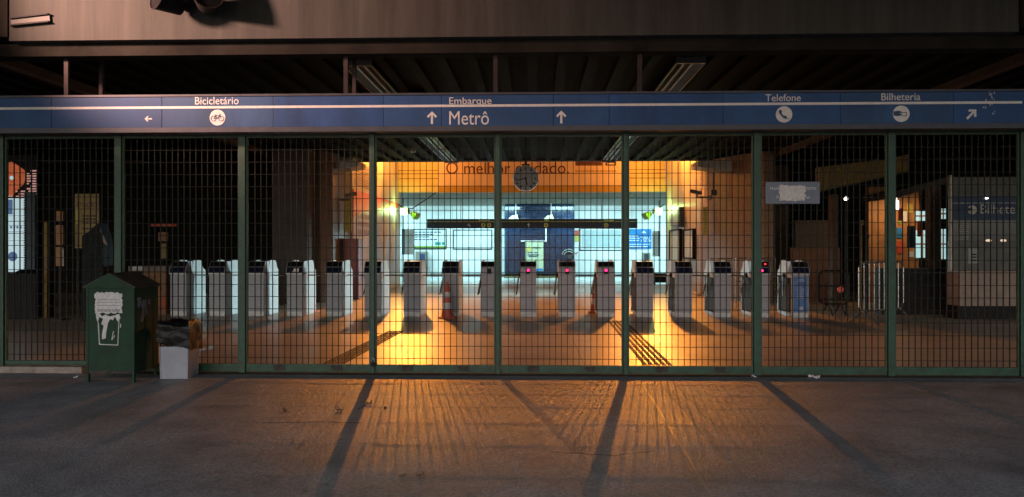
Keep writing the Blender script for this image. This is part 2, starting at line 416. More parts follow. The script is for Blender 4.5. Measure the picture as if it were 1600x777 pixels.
# off-set conduit tray on the beam
t = thing('cable_tray', 'short tilted metal tray stuck on the beam at upper left', 'cable tray', P(48, 33, BY - .05))
p = [P(16, 29, BY - .04), P(76, 22, BY - .04), P(77, 34, BY - .04), P(16, 40, BY - .04)]
mb = MB(); mb.prism([(q.x, BY - .03, q.z) for q in p], (0, .028, 0)); mb.build('tray_body', mat('dull_grey_tray', (.10, .095, .09), .6), t)
mb = MB()
for i, j in ((0, 1), (3, 2)): mb.prism([(p[i].x, BY - .06, p[i].z - .008), (p[j].x, BY - .06, p[j].z - .008), (p[j].x, BY - .06, p[j].z + .008), (p[i].x, BY - .06, p[i].z + .008)], (0, .056, 0))
mb.build('tray_rim', M['darkbox'], t)

# loud-speakers on the beam
def horn(cx, cz, label, r, yaw, tilt):
    t = thing('loudspeaker', label, 'loudspeaker', (cx, BY - .22, cz), 'loudspeakers above the blue sign')
    t.rotation_euler = (tilt, 0, yaw)
    o = Vector((cx, BY - .22, cz))
    mb = MB(); mb.cyl(o + Vector((0, .12, 0)), o + Vector((0, -.16, 0)), r * .62, r, seg=24); mb.build('horn_body', M['darkbox'], t, True)
    mb = MB()
    for i in range(24):
        a0, a1 = 2 * math.pi * i / 24, 2 * math.pi * (i + 1) / 24
        mb.cyl(o + Vector((r * math.cos(a0), -.165, r * math.sin(a0))), o + Vector((r * math.cos(a1), -.165, r * math.sin(a1))), .008, seg=6)
    mb.build('rim', M['steel'], t)
    mb = MB(); mb.box(cx - .02, cx + .02, BY - .10, BY - .003, cz - .02, cz + .16); mb.box(cx - .05, cx + .05, BY - .014, BY - .002, cz + .02, cz + .2)
    mb.build('bracket', M['steel'], t)
q = P(270, 5, BY - .2); horn(q.x, q.z, 'black horn loudspeaker with pale rim, the left one of the pair at the top', .155, R(-38), R(-12))
q = P(325, 3, BY - .2); horn(q.x, q.z, 'black horn loudspeaker beside its wide shadow, the right one of the pair', .165, R(28), R(-10))

# hangers
SY = 8.55                                   # sign front
zs1, zs0 = PZ(146, SY), PZ(202, SY)
hang = [(103, SY + .03, 'front hanger post at the far left, carrying the blue sign'), (157, SY + .55, 'rear hanger post seen just right of the leftmost post'),
        (540, SY + .03, 'front hanger post before the left ceiling lamp row'), (553, SY + .42, 'rear hanger post touching the left ceiling lamp row'),
        (774, SY + .03, 'hanger post standing above the word Metrô'), (1000, SY + .03, 'hanger post next to the right ceiling lamp row')]
for x, y, l in hang:
    mb = MB(); X = PX(x, y); wd = .022 if y > SY + .1 else .025
    mb.box(X - wd, X + wd, y, y + .05, zs1 - .01, 4.02 if y < SY + .1 else 4.25)
    tag(mb.build('hanger_post', M['steel']), l, 'post', 'hanger posts between beam and sign')

# ---------------------------------------------------------------- blue direction sign
t = thing('direction_sign', 'long blue station direction sign with white stripe across the whole entrance', 'sign', (0, SY, zs0))
xs = [-60, 80, 253, 427, 600, 690, 865, 952, 1130, 1313, 1490, 1680]
for a, b in zip(xs[:-1], xs[1:]):
    mb = MB(); mb.box(PX(a, SY) + .002, PX(b, SY) - .002, SY, SY + .05, zs0 + .04, zs1 - .016, .004); mb.build('panel', M[('sign', 'sign_b', 'sign_c', 'sign_b', 'sign')[int(abs(a)) % 5]], t)
mb = MB(); mb.box(-8, 8, SY - .012, SY + .34, zs1 - .014, zs1 + .01); mb.build('upper_trim', M['signtrim'], t)
mb = MB(); mb.box(-8, 8, SY - .02, SY + .34, zs0 - .02, zs0 + .038); mb.build('lower_trim', M['signtrim'], t)
mb = MB(); mb.box(-8, 8, SY + .06, SY + .33, zs0 + .039, zs1 - .015); mb.build('sign_back', M['darkbox'], t)
zl = PZ(165, SY)
mb = MB(); mb.box(-8, PX(1597, SY), SY - .003, SY + .002, zl - .014, zl + .014); mb.build('stripe', M['white'], t)
TY = SY - .004
def sign_text(txt, x0, x1, ybase, ytop):
    text_mesh(txt, PX(x0, SY), PZ(ybase, SY, x0), TY, M['white'], t, width=PX(x1, SY) - PX(x0, SY), height=abs(PZ(ytop, SY, x0) - PZ(ybase, SY, x0)))
sign_text('Bicicletário', 305, 373, 163.5, 152)
sign_text('Embarque', 702, 768, 163, 152.5)
sign_text('Metrô', 702, 764, 195, 174)
sign_text('Telefone', 1196, 1251, 158.5, 147.5)
sign_text('Bilheteria', 1377, 1438, 157, 146)
for x, y, s, ang in ((675, 184, 20, 0), (877, 183, 20, 0), (232, 186, 12, 90), (1518, 178.5, 20, -45)):
    q = P(x, y, SY); mb = MB(); mb.flat(arrow2(q.x, q.z, s * SY / F, R(ang)), TY, .005); mb.build('arrow', M['white'], t)
def icon(x, y): 
    q = P(x, y, SY); mb = MB(); mb.flat(disc2(q.x, q.z, 12.6 * SY / F), TY, .005); return q, mb.build('icon_disc', M['white'], t)
q, d = icon(340, 184); k = SY / F; mb = MB(); IY = TY - .003
for dx in (-6.2, 6.2): ring2(mb, q.x + dx * k, q.z - 1.5 * k, 4 * k, .9 * k, IY)
for a, b in (((-6.2, -1.5), (-3, 3)), ((-3, 3), (3.6, 3.2)), ((-3, 3), (.2, -1.5)), ((.2, -1.5), (3.6, 3.2)), ((-6.2, -1.5), (.2, -1.5)), ((6.2, -1.5), (3.4, 5)), ((3.4, 5), (5.2, 5.2)), ((-4.6, 4.2), (-1.6, 4.2))):
    line2(mb, (q.x + a[0] * k, q.z + a[1] * k), (q.x + b[0] * k, q.z + b[1] * k), 1.0 * k, IY)
mb.build('bicycle_symbol', M['navy'], d)
q, d = icon(1225, 179); mb = MB()
pts = [(-8, 6), (-5, 7.5), (-3, 3.6), (-4.3, 2.2), (-.4, -2.6), (1.2, -1.6), (4.6, -4), (3.2, -6.6), (-.4, -6.2), (-5, -1.6), (-8, 3)]
mb.flat([(q.x + a * k, q.z + b * k) for a, b in pts], IY, .003); line2(mb, (q.x + 2 * k, q.z - 7 * k), (q.x + 8 * k, q.z - 7 * k), .9 * k, IY)
mb.build('telephone_symbol', M['navy'], d)
q, d = icon(1408, 178); mb = MB()
pts = [(-12, 3.5), (-4, 4.6), (1, 3), (1.4, 1.4), (-1, 1.2), (-3, .6), (1, -.6), (1.6, -2.4), (-6, -3.8), (-12, -2.6)]
mb.flat([(q.x + a * k, q.z + b * k) for a, b in pts], IY, .003)
for a, b in (((1, 1.4), (8, 1.8)), ((8, 1.8), (8, -3.4)), ((8, -3.4), (1, -3.4))): line2(mb, (q.x + a[0] * k, q.z + a[1] * k), (q.x + b[0] * k, q.z + b[1] * k), 1.0 * k, IY)
mb.build('ticket_hand_symbol', M['navy'], d)
mb = MB(); rr = random.Random(4)
for x, y in ((1548, 150), (1551, 155), (1545, 146), (1537, 170), (1550, 165), (1552, 178), (1543, 160), (1554, 144)):
    for j in range(3):
        q = P(x + rr.uniform(-3, 3), y + rr.uniform(-3, 3), SY); line2(mb, (q.x, q.z), (q.x + rr.uniform(-.01, .01), q.z + rr.uniform(.012, .035)), .004, TY, .004)
mb.build('scratches', M['white'], t)

# ---------------------------------------------------------------- fence: posts and panels
post_x = [4, 187, 380, 583, 778, 977, 1182, 1391, 1597]
ztop = PZ(208, FY)
plab = ['at the far left edge, dark green', 'left of the green container, pale lit face', 'right of the small bin with the black bag', 'with a padlock hanging near its foot',
        'at the middle of the entrance, below the word Metrô', 'right of the round clock', 'touching the left side of the defaced plate sign', 'between the steel crowd barrier and ticket office', 'at the far right edge, dark']
for i, x in enumerate(post_x):
    X = PX(x, FY); wd = .040 if i in (0, 1, 2, 6, 7, 8) else .026
    mb = MB(); mb.box(X - wd, X + wd, FY - .045, FY + .045, .005, ztop + .03, .006)
    o = mb.build('gate_post', M['green'])
    tag(o, 'green steel gate post ' + plab[i], 'post', 'green posts of the gate')
pl = ['grille panel at the far left, standing on a concrete kerb', 'grille panel behind the green container and small bin', 'gate panel in front of the third to sixth turnstiles',
      'gate panel in front of the striped cone, between padlock and central post', 'gate panel with the clock seen through it', 'gate panel just left of the defaced plate sign',
      'grille panel carrying the defaced blue plate sign', 'grille panel before the ticket office at far right']
for i in range(8):
    wl = lambda k: (.040 if k in (0, 1, 2, 6, 7, 8) else .026) + .003
    x0, x1 = PX(post_x[i], FY) + wl(i), PX(post_x[i + 1], FY) - wl(i + 1)
    zb0 = .085 if i == 0 else .012
    t = thing('barred_gate', 'green ' + pl[i], 'gate', ((x0 + x1) / 2, FY, zb0), 'barred gate panels across the entrance')
    rail = .05 if i in (0,) else .095
    mb = MB(); mb.box(x0, x1, FY - .022, FY + .022, zb0, zb0 + rail, .004); mb.build('bottom_rail', M['green'], t)
    if 2 <= i <= 5:
        for fx in (.27, .73):
            X = x0 + (x1 - x0) * fx; mb = MB(); mb.box(X - .07, X + .07, FY - .032, FY - .0225, zb0 + .02, zb0 + .085, .004); mb.cyl((X, FY - .034, zb0 + .045), (X, FY - .0325, zb0 + .045), .028, seg=12); mb.build('wheel_plate', M['rust'], t)
    mb = MB(); mb.box(x0, x1, FY - .02, FY + .02, ztop - .045, ztop, .003); mb.build('top_rail', M['green'], t)
    for sx in (x0, x1 - .016):
        mb = MB(); mb.box(sx, sx + .016, FY - .02, FY + .02, zb0 + rail + .001, ztop - .046, .003); mb.build('stile', M['green'], t)
    mb = MB(); rr = random.Random(i)
    n = round((x1 - x0 - .056) / .0715)
    for kx in range(1, n):
        X = x0 + .028 + (x1 - x0 - .056) * kx / n + rr.uniform(-.0015, .0015)
        mb.box(X - .0036, X + .0036, FY - .008, FY + .008, zb0 + rail, ztop - .045)
    z = zb0 + rail + .075
    while z < ztop - .06:
        mb.cyl((x0 + .02, FY - .015, z), (x1 - .02, FY - .015, z), .0042, seg=5); z += .1475
    mb.build('grille', M['bar'], t)
t = thing('padlock', 'small dark padlock on the foot of the gate post', 'padlock', P(583, 573, FY - .07))
mb = MB(); q = P(583, 569, FY - .07); mb.box(q.x - .025, q.x + .025, FY - .085, FY - .05, q.z - .03, q.z + .025, .006); mb.build('lock_body', M['darkbox'], t)
mb = MB(); mb.tube([(q.x - .016, FY - .067, q.z + .02), (q.x - .016, FY - .067, q.z + .055), (q.x, FY - .067, q.z + .07), (q.x + .016, FY - .067, q.z + .055), (q.x + .016, FY - .067, q.z + .02)], .005); mb.build('shackle', M['chrome'], t)

# plate sign wired to the fence
q0, q1 = P(1196, 319, FY - .04), P(1281, 284, FY - .04)
t = thing('plate_sign', 'grey-blue plate sign on the grille, its middle pasted over with torn white paper', 'sign', ((q0.x + q1.x) / 2, FY - .04, q0.z))
mb = MB(); mb.box(q0.x, q1.x, FY - .045, FY - .03, q0.z, q1.z, .006); mb.build('plate', M['platesign'], t)
a, b = P(1217.5, 314, FY - .05), P(1258, 289.5, FY - .05)
mb = MB(); mb.flat(torn(a.x, b.x, a.z, b.z, 10, .010, random.Random(11)), FY - .051, .005); mb.build('pasted_paper', M['paper'], t)
for tx, x, y, wd in (('Horá', 1204, 296.5, 13), ('mento', 1259, 296.5, 16), ('S', 1213, 310, 4), ('Feir', 1259, 310.5, 7)):
    a = P(x, y, FY - .05); text_mesh(tx, a.x, a.z, FY - .0465, M['conew'], t, width=wd * FY / F, height=4.5 * FY / F)

# ---------------------------------------------------------------- green container
bx0, bx1, by0, by1 = -.275, .275, 0, .50
q = P(174, 600, 8.12)
t = thing('collection_container', 'tall green metal container with gabled roof and torn white poster', 'container', (q.x, 8.10, 0))
_org[t.name] = Vector((0, 0, 0)); t.rotation_euler = (0, 0, R(-1))
he, ha = 1.07, 1.205
mb = MB(); mb.prism([(bx0, 0, .10), (bx1, 0, .10), (bx1, 0, he), (0, 0, ha - .02), (bx0, 0, he)], (0, .50, 0)); mb.build('body', M['bingreen'], t)
for sx in (-1, 1):
    mb = MB(); ex = sx * .30
    mb.prism([(0, -.03, ha), (ex, -.03, he - .015), (ex, -.03, he + .005), (0, -.03, ha + .022)], (0, .56, 0)); mb.build('roof_sheet', M['binroof'], t)
mb = MB(); mb.prism([(-.30, -.033, he - .012), (.30, -.033, he - .012), (0, -.033, ha + .022)], (0, .012, 0)); mb.build('gable', M['bingreen'], t)
for sx in (bx0 + .012, bx1 - .012):
    for sy in (0.0, .47):
        mb = MB(); mb.box(sx - .014, sx + .014, sy - .004, sy + .03, 0, he - .01); mb.build('leg', M['bingreen'], t)
mb = MB(); mb.box(bx0 + .03, bx1 - .03, -.003, .004, .10, .13); mb.build('lower_lip', M['rust'], t)
rr = random.Random(3)
pz = lambda y: EYE - (y - 388.5) / F * 8.1
pxl = lambda x: (x - 173.5) * 8.1 / F
mb = MB(); mb.flat(torn(pxl(149), pxl(193), pz(491), pz(459), 12, .012, rr), -.006, .007); po = mb.build('torn_poster', M['paper'], t)
mb = MB()
pts = [(150, 490), (156, 492), (160, 497), (166, 493), (172, 497), (180, 495), (188, 492), (190, 499), (186, 504), (181, 497), (178, 503), (174, 500), (170, 508), (167, 520), (166, 531), (160, 533), (160, 524), (163, 512), (159, 508), (162, 500), (156, 497), (153, 506), (151, 498)]
mb.flat([(pxl(a) + rr.uniform(-.003, .003), pz(b) + rr.uniform(-.003, .003)) for a, b in pts], -.005, .006)
for pa, pb, th in (((154, 506), (156, 541), .010), ((156, 541), (186, 542), .009), ((186, 542), (188, 500), .008), ((179, 520), (176, 534), .008), ((176, 534), (181, 527), .006), ((191, 508), (190, 514), .009)):
    line2(mb, (pxl(pa[0]), pz(pa[1])), (pxl(pb[0]), pz(pb[1])), th, -.0045, .005)
mb.build('poster_scraps', M['paper'], t)
mb = MB()
for y in (470, 474, 479, 486, 488):
    x = 153
    while x < 189:
        l = rr.uniform(3, 7); line2(mb, (pxl(x), pz(y)), (pxl(min(190, x + l)), pz(y)), .010 if y > 484 else .006, -.0075, .002); x += l + 1.2
mb.build('printing', M['print'], po)
mb = MB()
for zc, yc, s in ((.90, .10, .05), (.85, .2, .06), (.80, .22, .05), (.74, .18, .035), (.88, .3, .03), (.70, .16, .03)):
    pts = torn(yc - s * .7, yc + s * .7, zc - s, zc + s, 5, s * .35, rr)
    mb.prism([(bx1 + .001, a, b) for a, b in pts], (.004, 0, 0))
mb.build('side_scraps', M['print'], t)

# small grey bin and bag
q = P(270, 595, 8.34)
t = thing('waste_bin', 'small square pale grey bin standing right of the green container', 'bin', (q.x, 8.50, 0)); _org[t.name] = Vector((0, 0, 0)); t.rotation_euler = (0, 0, R(4))
mb = MB(); s = .152
mb.prism([(-s, -s, .012), (s, -s, .012), (s, s, .012), (-s, s, .012)], (0, 0, .01))
vb = [( -s, -s), (s, -s), (s, s), (-s, s)]
for i in range(4):
    a, b = vb[i], vb[(i + 1) % 4]
    mb.prism([(a[0], a[1], 0), (b[0], b[1], 0), (b[0] * 1.05, b[1] * 1.03, .37), (a[0] * 1.05, a[1] * 1.03, .37)], (-(a[0] + b[0]) * .04, -(a[1] + b[1]) * .04, 0))
mb.build('bin_body', M['greybin'], t)
mb = MB()
for i in range(4):
    a = vb[i]; mb.cyl((a[0] * .985, a[1] * .985, 0), (a[0] * 1.04, a[1] * 1.02, .37), .009, seg=8)
mb.build('corner_edge', M['greybin'], t)
mb = MB(); bm = mb.bm
bmesh.ops.create_cube(bm, size=1.0); bmesh.ops.subdivide_edges(bm, edges=bm.edges[:], cuts=14, use_grid_fill=True)
for v in bm.verts:
    c = v.co.copy(); top = c.z > .2
    hem = .26 if c.z < -.45 else 0
    x, y = c.x * (.37 if c.z < .3 else .37 - (c.z - .3) * .3), c.y * (.37 if c.z < .3 else .37 - (c.z - .3) * .3)
    lo = .268 + .03 * math.sin(3 * c.x + 2) - .05 * (c.x) - .03 * c.y
    z = lo + (c.z + .5) * (.575 - lo)
    if c.z > .49: z -= .07 * max(0, 1 - (c.x ** 2 + c.y ** 2) * 5)
    n = mnoise.noise(Vector((x * 9, y * 9, z * 16))); n2 = mnoise.noise(Vector((x * 30 + 5, y * 30, z * 12)))
    f = 1 + .06 * n + .03 * n2
    v.co = Vector((x * f, y * f, z + .03 * n + .012 * n2))
o = mb.build('rubbish_bag', M['bag'], None, True)
o.location = (q.x, 8.50, .30); o.rotation_euler = (0, 0, R(4))
tag(o, 'shiny black rubbish bag lining and folded over the small grey bin', 'rubbish bag')

# litter
def crumple(name, x, y, Y, sx, sy, sz, m, label, cat, group=None, seed=0):
    rr = random.Random(seed); mb = MB(); bm = mb.bm
    bmesh.ops.create_grid(bm, x_segments=5, y_segments=4, size=1)
    for v in bm.verts: v.co = Vector((v.co.x * sx * rr.uniform(.8, 1.1), v.co.y * sy * rr.uniform(.8, 1.1), abs(rr.gauss(0, 1)) * sz + .006))
    gx = bmesh.ops.extrude_face_region(bm, geom=bm.faces[:])
    for v in [e for e in gx['geom'] if isinstance(e, bmesh.types.BMVert)]: v.co.z -= .004
    o = mb.build(name, m); p = P(x, y, Y); t_ = G(x, y); o.location = (t_[0], t_[1], .003); o.rotation_euler[2] = rr.uniform(0, 3)
    tag(o, label, cat, group)
crumple('paper_scrap', 1272, 591, 8.5, .06, .035, .022, M['white'], 'crumpled white paper scrap lying in front of the gate, below the plate sign', 'litter', None, 1)
crumple('paper_scrap', 322, 548, 9, .09, .05, .02, M['white'], 'pale crumpled litter on the floor inside, right of the bin bag', 'litter', None, 2)
crumple('paper_scrap', 1178, 590, 9, .03, .02, .01, M['white'], 'tiny white scrap at the foot of a green post', 'litter', None, 3)
crumple('paper_scrap', 118, 591, 9, .02, .015, .008, M['white'], 'tiny white speck of litter left of the green container', 'litter', None, 4)
crumple('paper_scrap', 1425, 577, 9.1, .04, .03, .012, M['paper'], 'small dull scrap inside the rightmost grille panel', 'litter', None, 5)
for i, (x, y, s, l) in enumerate(((445, 643, .035, 'leftmost dry leaf on the pavement'), (531, 643, .035, 'dry leaf between two others left of the post shadow'), (572, 632, .05, 'biggest dry leaf, lying in the long post shadow'),
                             (602, 640, .02, 'small dry leaf just right of the long post shadow'), (656, 746, .025, 'dry leaf nearest the camera in the orange glow'), (628, 747, .02, 'small dry leaf left of the nearest one'))):
    crumple('dry_leaf', x, y, 6, s, s * .45, .012, M['leaf'], l, 'leaf', 'dry leaves on the pavement', 20 + i)

# ---------------------------------------------------------------- turnstiles
TYF = 16.2
def turnstile(kind):
    t = thing('turnstile', 'x', 'turnstile', (0, 0, 0), 'turnstiles in one row'); _org[t.name] = Vector((0, 0, 0))
    W = .145
    prof = [(.0, .0), (.96, .0), (.96, .97), (.9, 1.02), (.80, 1.04), (.74, 1.17), (.66, 1.215), (.36, 1.215), (.29, 1.17), (.22, 1.06), (.0, .93)]
    mb = MB(); mb.box(-W, W, 0, .95, .10, .93, .006); mb.build('cabinet', M['stainless'], t)
    mb = MB(); mb.box(-.181, .181, -.014, -.001, .10, .934, .005); mb.build('front_panel', M['stainless'], t)
    mb = MB(); mb.box(-W + .004, W - .004, .004, .94, 0, .099, .003); mb.box(-.176, .176, -.012, .003, 0, .099, .003); mb.build('plinth', M['kick'], t)
    # right side cover: pale, with a hump
    pr = [(.003, .0), (.955, .0), (.955, .96), (.92, 1.01), (.84, 1.035), (.80, 1.09), (.77, 1.16), (.73, 1.21), (.68, 1.235), (.61, 1.247), (.47, 1.247), (.40, 1.235), (.345, 1.20), (.315, 1.14), (.295, 1.06), (.27, .98), (.22, .935), (.003, .932)]
    mb = MB(); mb.prism([(W + .001, a, b) for a, b in pr], (.035, 0, 0)); mb.build('side_cover', M['cover'], t)
    # left side: open frame with dark recess
    prl = [p for p in pr if p[1] > .8] 
    mb = MB(); mb.prism([(-W - .001, a, b) for a, b in [(.955, .86), (.955, .96), (.92, 1.01), (.84, 1.035), (.80, 1.09), (.77, 1.16), (.73, 1.21), (.68, 1.235), (.61, 1.247), (.47, 1.247), (.40, 1.235), (.345, 1.20), (.315, 1.14), (.295, 1.06), (.27, .98), (.22, .935), (.003, .932), (.003, .86)]], (-.035, 0, 0)); mb.build('side_cover', M['cover'], t)
    mb = MB(); mb.box(-W - .034, -W - .001, .02, .06, .04, .859, .004); mb.box(-W - .034, -W - .001, .91, .95, .04, .859, .004); mb.box(-W - .034, -W - .001, .061, .909, .04, .085, .004)
    mb.build('side_frame', M['kick'], t)
    mb = MB(); mb.box(-W - .008, -W - .001, .062, .908, .086, .858); mb.build('recess_panel', M['brown'], t)
    mb = MB(); mb.box(-W + .01, W - .01, .30, .74, .931, 1.19, .01); mb.build('hump_core', M['cover'], t)
    # head
    if kind == 'A':
        mb = MB(); mb.box(-.181, .181, -.014, .26, .9355, 1.085, .006); mb.build('head', M['stainless'], t)
        mb = MB(); mb.prism([(-.184, -.02, 1.088), (-.184, .28, 1.088), (-.184, .28, 1.215), (-.184, .05, 1.215)], (.368, 0, 0)); c = mb.build('cap', M['stainless'], t)
        mb = MB(); mb.prism([(-.165, -.0165, 1.107), (-.165, .040, 1.205), (-.165, .050, 1.205), (-.165, -.005, 1.107)], (.33, 0, 0)); mb.build('dark_glass', M['black'], c)
        mb = MB(); mb.box(-.042, .046, -.018, -.013, .945, 1.06); wdw = mb.build('signal_window', M['black'], t)
    else:
        mb = MB(); mb.prism([(-.19, -.065, .955), (-.19, .26, .936), (-.19, .26, 1.085), (-.19, -.02, 1.085)], (.38, 0, 0)); h = mb.build('head', M['stainless'], t)
        mb = MB(); mb.prism([(-.172, -.070, .96), (-.172, -.028, 1.08), (-.172, -.018, 1.08), (-.172, -.058, .96)], (.344, 0, 0)); mb.build('reader_screen', M['screen'], h)
        mb = MB(); mb.prism([(-.184, -.015, 1.092), (-.184, .28, 1.088), (-.184, .28, 1.215), (-.184, .08, 1.215)], (.368, 0, 0)); c = mb.build('cap', M['stainless'], t)
        mb = MB(); mb.prism([(-.172, -.0125, 1.10), (-.172, .072, 1.207), (-.172, .082, 1.207), (-.172, 0, 1.10)], (.344, 0, 0)); mb.build('dark_glass', M['black'], c)
        mb = MB(); mb.box(-.186, .186, -.05, -.015, .925, .9545, .004); mb.build('lip', M['kick'], t)
    # tripod
    mb = MB(); mb.cyl((-W - .01, .46, .90), (-W - .075, .46, .90), .055, .045, 14); hb = mb.build('tripod_hub', M['brown'], t)
    hub = Vector((-W - .07, .46, .89))
    for e in ((-.47, 0, .0), (-.06, -.18, -.42), (-.06, .20, -.42)):
        mb = MB(); mb.cyl(hub, hub + Vector(e), .017, seg=8); mb.ball(hub + Vector(e), .018, 8, 6); mb.build('tripod_arm', M['chrome'], t, True)
    return t
pA = turnstile('A'); pB = turnstile('B')
tl = ['leftmost turnstile of the row, pale rounded side cover, next to the tan cabinet',
      'second turnstile from the left end of the row, pale rounded side cover',
      'third turnstile from the left end, partly hidden by a green gate post',
      'turnstile with white paper on its reader and an orange cone behind',
      'turnstile standing before the red hose cabinet, fifth from the left end',
      'turnstile half hidden behind the gate post with the padlock',
      'turnstile between the padlock post and the striped cone',
      'turnstile right behind the striped traffic cone',
      'turnstile with unlit dark window just left of the central post',
      'turnstile with lit red window, first right of the central post',
      'turnstile with lit red window, middle one of three under the navy tiled pillar',
      'turnstile with lit red window and orange cone leaning out behind it',
      'black topped turnstile just right of the post beside the clock panel',
      'black topped turnstile, second right of the post beside the clock panel',
      'black topped turnstile before the beige mosaic wall, its tripod arms visible',
      'turnstile with red lights, half hidden by the post beside the plate sign',
      'rightmost turnstile of the row, with a blue notice on its front']
used = set()
for i in range(17):
    px = 279 + 60.7 * i
    kind = 'A' if i in (8, 9, 10, 11) else 'B'
    pr = pA if kind == 'A' else pB
    if kind in used: o = copy_tree(pr)
    else: o = pr; used.add(kind)
    o.location = (PX(px, TYF), TYF, 0); o['label'] = tl[i]
    o['_i'] = i
    L0 = Vector((0, 0, 0)); _org[o.name] = L0
    if i in (9, 10, 11):
        wd = [c for c in o.children if c.name.startswith('signal_window')][0]; _org[wd.name] = L0
        mb = MB()
        for a, b in (((-.022, 1.0), (.022, 1.045)), ((-.022, 1.045), (.022, 1.0))): line2(mb, (a[0] + .002, a[1]), (b[0] + .002, b[1]), .014, -.019, .003)
        ring2(mb, .002, 1.0225, .024, .007, -.019, .003, 14); mb.build('red_cross', M['led'], wd)
    if i == 15:
        mb = MB(); mb.cyl((.0, -.062, 1.02), (.0, -.05, 1.022), .028, seg=12); mb.build('red_light', M['led'], o)
        mb = MB(); mb.cyl((.09, .0, 1.16), (.09, .03, 1.16), .018, seg=12); mb.build('red_light', M['ledred'], o)
    if i == 16:
        mb = MB(); mb.box(-.14, .15, -.020, -.0145, .12, .88); n_ = mb.build('notice', M['bluenotice'], o); _org[n_.name] = L0
        mb = MB(); rr = random.Random(2)
        for z in (.82, .79, .70, .66, .62, .58, .54, .50, .46, .42): line2(mb, (-.07, z), (rr.uniform(.03, .09), z), .012, -.0225, .002)
        mb.flat(torn(-.03, .05, .15, .24, 4, .01, rr), -.0225, .002); mb.build('printing', M['mural'], n_)
    if i == 3:
        mb = MB(); mb.prism([(-.04, -.0715, .97), (.10, -.0715, .97), (.10, -.037, 1.06), (-.01, -.037, 1.06)], (0, -.002, 0)); mb.build('paper_note', M['white'], o)
    del o['_i']

# cones
def cone(X, Y, h, label):
    t = thing('traffic_cone', label, 'traffic cone', (X, Y, 0), 'traffic cones by the turnstiles')
    rb, rt = h * .17, h * .035
    rad = lambda f: rb + (rt - rb) * f
    mb = MB(); mb.box(X - h * .23, X + h * .23, Y - h * .23, Y + h * .23, 0, h * .04, .01); mb.build('base', M['cone'], t)
    bands = [(.0, .22, 'cone'), (.22, .40, 'conew'), (.40, .55, 'cone'), (.55, .71, 'conew'), (.71, 1, 'cone')]
    for a, b, m in bands:
        mb = MB(); mb.cyl((X, Y, h * (.041 + .959 * a)), (X, Y, h * (.041 + .959 * b)), rad(a), rad(b), 24, cap=(b == 1)); mb.build('reflective_band' if m == 'conew' else 'cone_body', M[m], t, True)
g_ = G(699, 497); cone(PX(699, 15.85), 15.85, .78, 'orange and white striped traffic cone standing in front of a turnstile')
cone(PX(484, 17.2), 17.2, .80, 'orange traffic cone half hidden behind a left-hand turnstile')
cone(PX(931, 17.3), 17.3, .78, 'orange traffic cone peeking out behind a turnstile with red window')

# tan end cabinet left of the row
t = thing('control_cabinet', 'tan cabinet left of the turnstile row, behind the green container', 'cabinet', P(235, 495, 16.4))
mb = MB(); a = PX(222, 16.5); b = PX(259, 16.5); mb.box(a, b, 16.5, 17.2, 0, .98, .01); mb.build('body', M['orangebox'], t)
mb = MB(); mb.box(PX(202, 16.5), b + .02, 16.45, 17.2, .982, 1.10, .008); mb.build('top_box', M['tan'], t)
mb = MB(); mb.box(PX(205, 16.4), PX(222, 16.4), 16.44, 16.449, 1.0, 1.09); mb.build('white_label', M['white'], t)
mb = MB(); mb.box(b - .09, b - .005, 16.49, 16.499, .13, .42); mb.build('orange_lit_plate', M['cone'], t)  # brown plate coloured orange for the lamp light falling on it

# ---------------------------------------------------------------- ceiling of the concourse
CZ, CE = 4.26, 23.0
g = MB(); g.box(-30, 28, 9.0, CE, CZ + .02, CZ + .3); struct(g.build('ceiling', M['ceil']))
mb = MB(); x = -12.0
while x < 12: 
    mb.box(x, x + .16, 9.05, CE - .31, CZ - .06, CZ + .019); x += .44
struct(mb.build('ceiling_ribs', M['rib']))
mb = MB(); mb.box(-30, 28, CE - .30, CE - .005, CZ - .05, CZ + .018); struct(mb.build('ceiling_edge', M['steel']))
for x, l in ((-7.45, 'long grey girder under the ceiling on the left side'), (6.75, 'long grey girder under the ceiling on the right side')):
    mb = MB(); mb.box(x - .08, x + .08, 9.1, 22.4, CZ - .19, CZ - .061); tag(mb.build('girder', M['browncol']), l, 'girder', 'girders under the ceiling')
def ceil_light(X, y0, y1, label):
    t = thing('ceiling_light', label, 'ceiling light', (X, (y0 + y1) / 2, CZ - .1), 'unlit ceiling lights')
    mb = MB(); mb.prism([(X - .20, y0, CZ - .12), (X - .20, y0, CZ - .135), (X - .06, y0, CZ - .061), (X + .06, y0, CZ - .061), (X + .20, y0, CZ - .135), (X + .20, y0, CZ - .12), (X + .07, y0, CZ - .045), (X - .07, y0, CZ - .045)][::-1], (0, y1 - y0, 0)); mb.build('reflector', M['darkbox'], t)
    mb = MB()
    for sx in (-.205, .198): mb.box(X + sx, X + sx + .014, y0, y1, CZ - .145, CZ - .115)
    for yy in (y0 - .04, y1 + .001): mb.box(X - .2, X + .21, yy, yy + .039, CZ - .145, CZ - .05)
    mb.build('rim', M['tray'], t)
    for sx in (-.06, .06):
        mb = MB(); mb.cyl((X + sx, y0 + .03, CZ - .10), (X + sx, y1 - .03, CZ - .10), .016, seg=8); mb.build('tube', M['tubeoff'], t, True)
for xx, side in ((-2.55, 'left'), (2.2, 'right')):
    ceil_light(xx, 10.5, 15.6, f'unlit twin tube ceiling light, nearer one of the {side} row, above the blue sign')
    ceil_light(xx, 16.4, 22.4, f'unlit twin tube ceiling light, farther one of the {side} row, seen below the blue sign')
t = thing('smoke_detector', 'small pale square box hanging from the ceiling left of the lamp row', 'detector', P(645, 235, 18.0))
q = P(645, 235, 18.0); mb = MB(); mb.box(q.x - .06, q.x + .06, 17.94, 18.06, q.z - .05, q.z + .05, .01); mb.build('body', M['tray'], t)
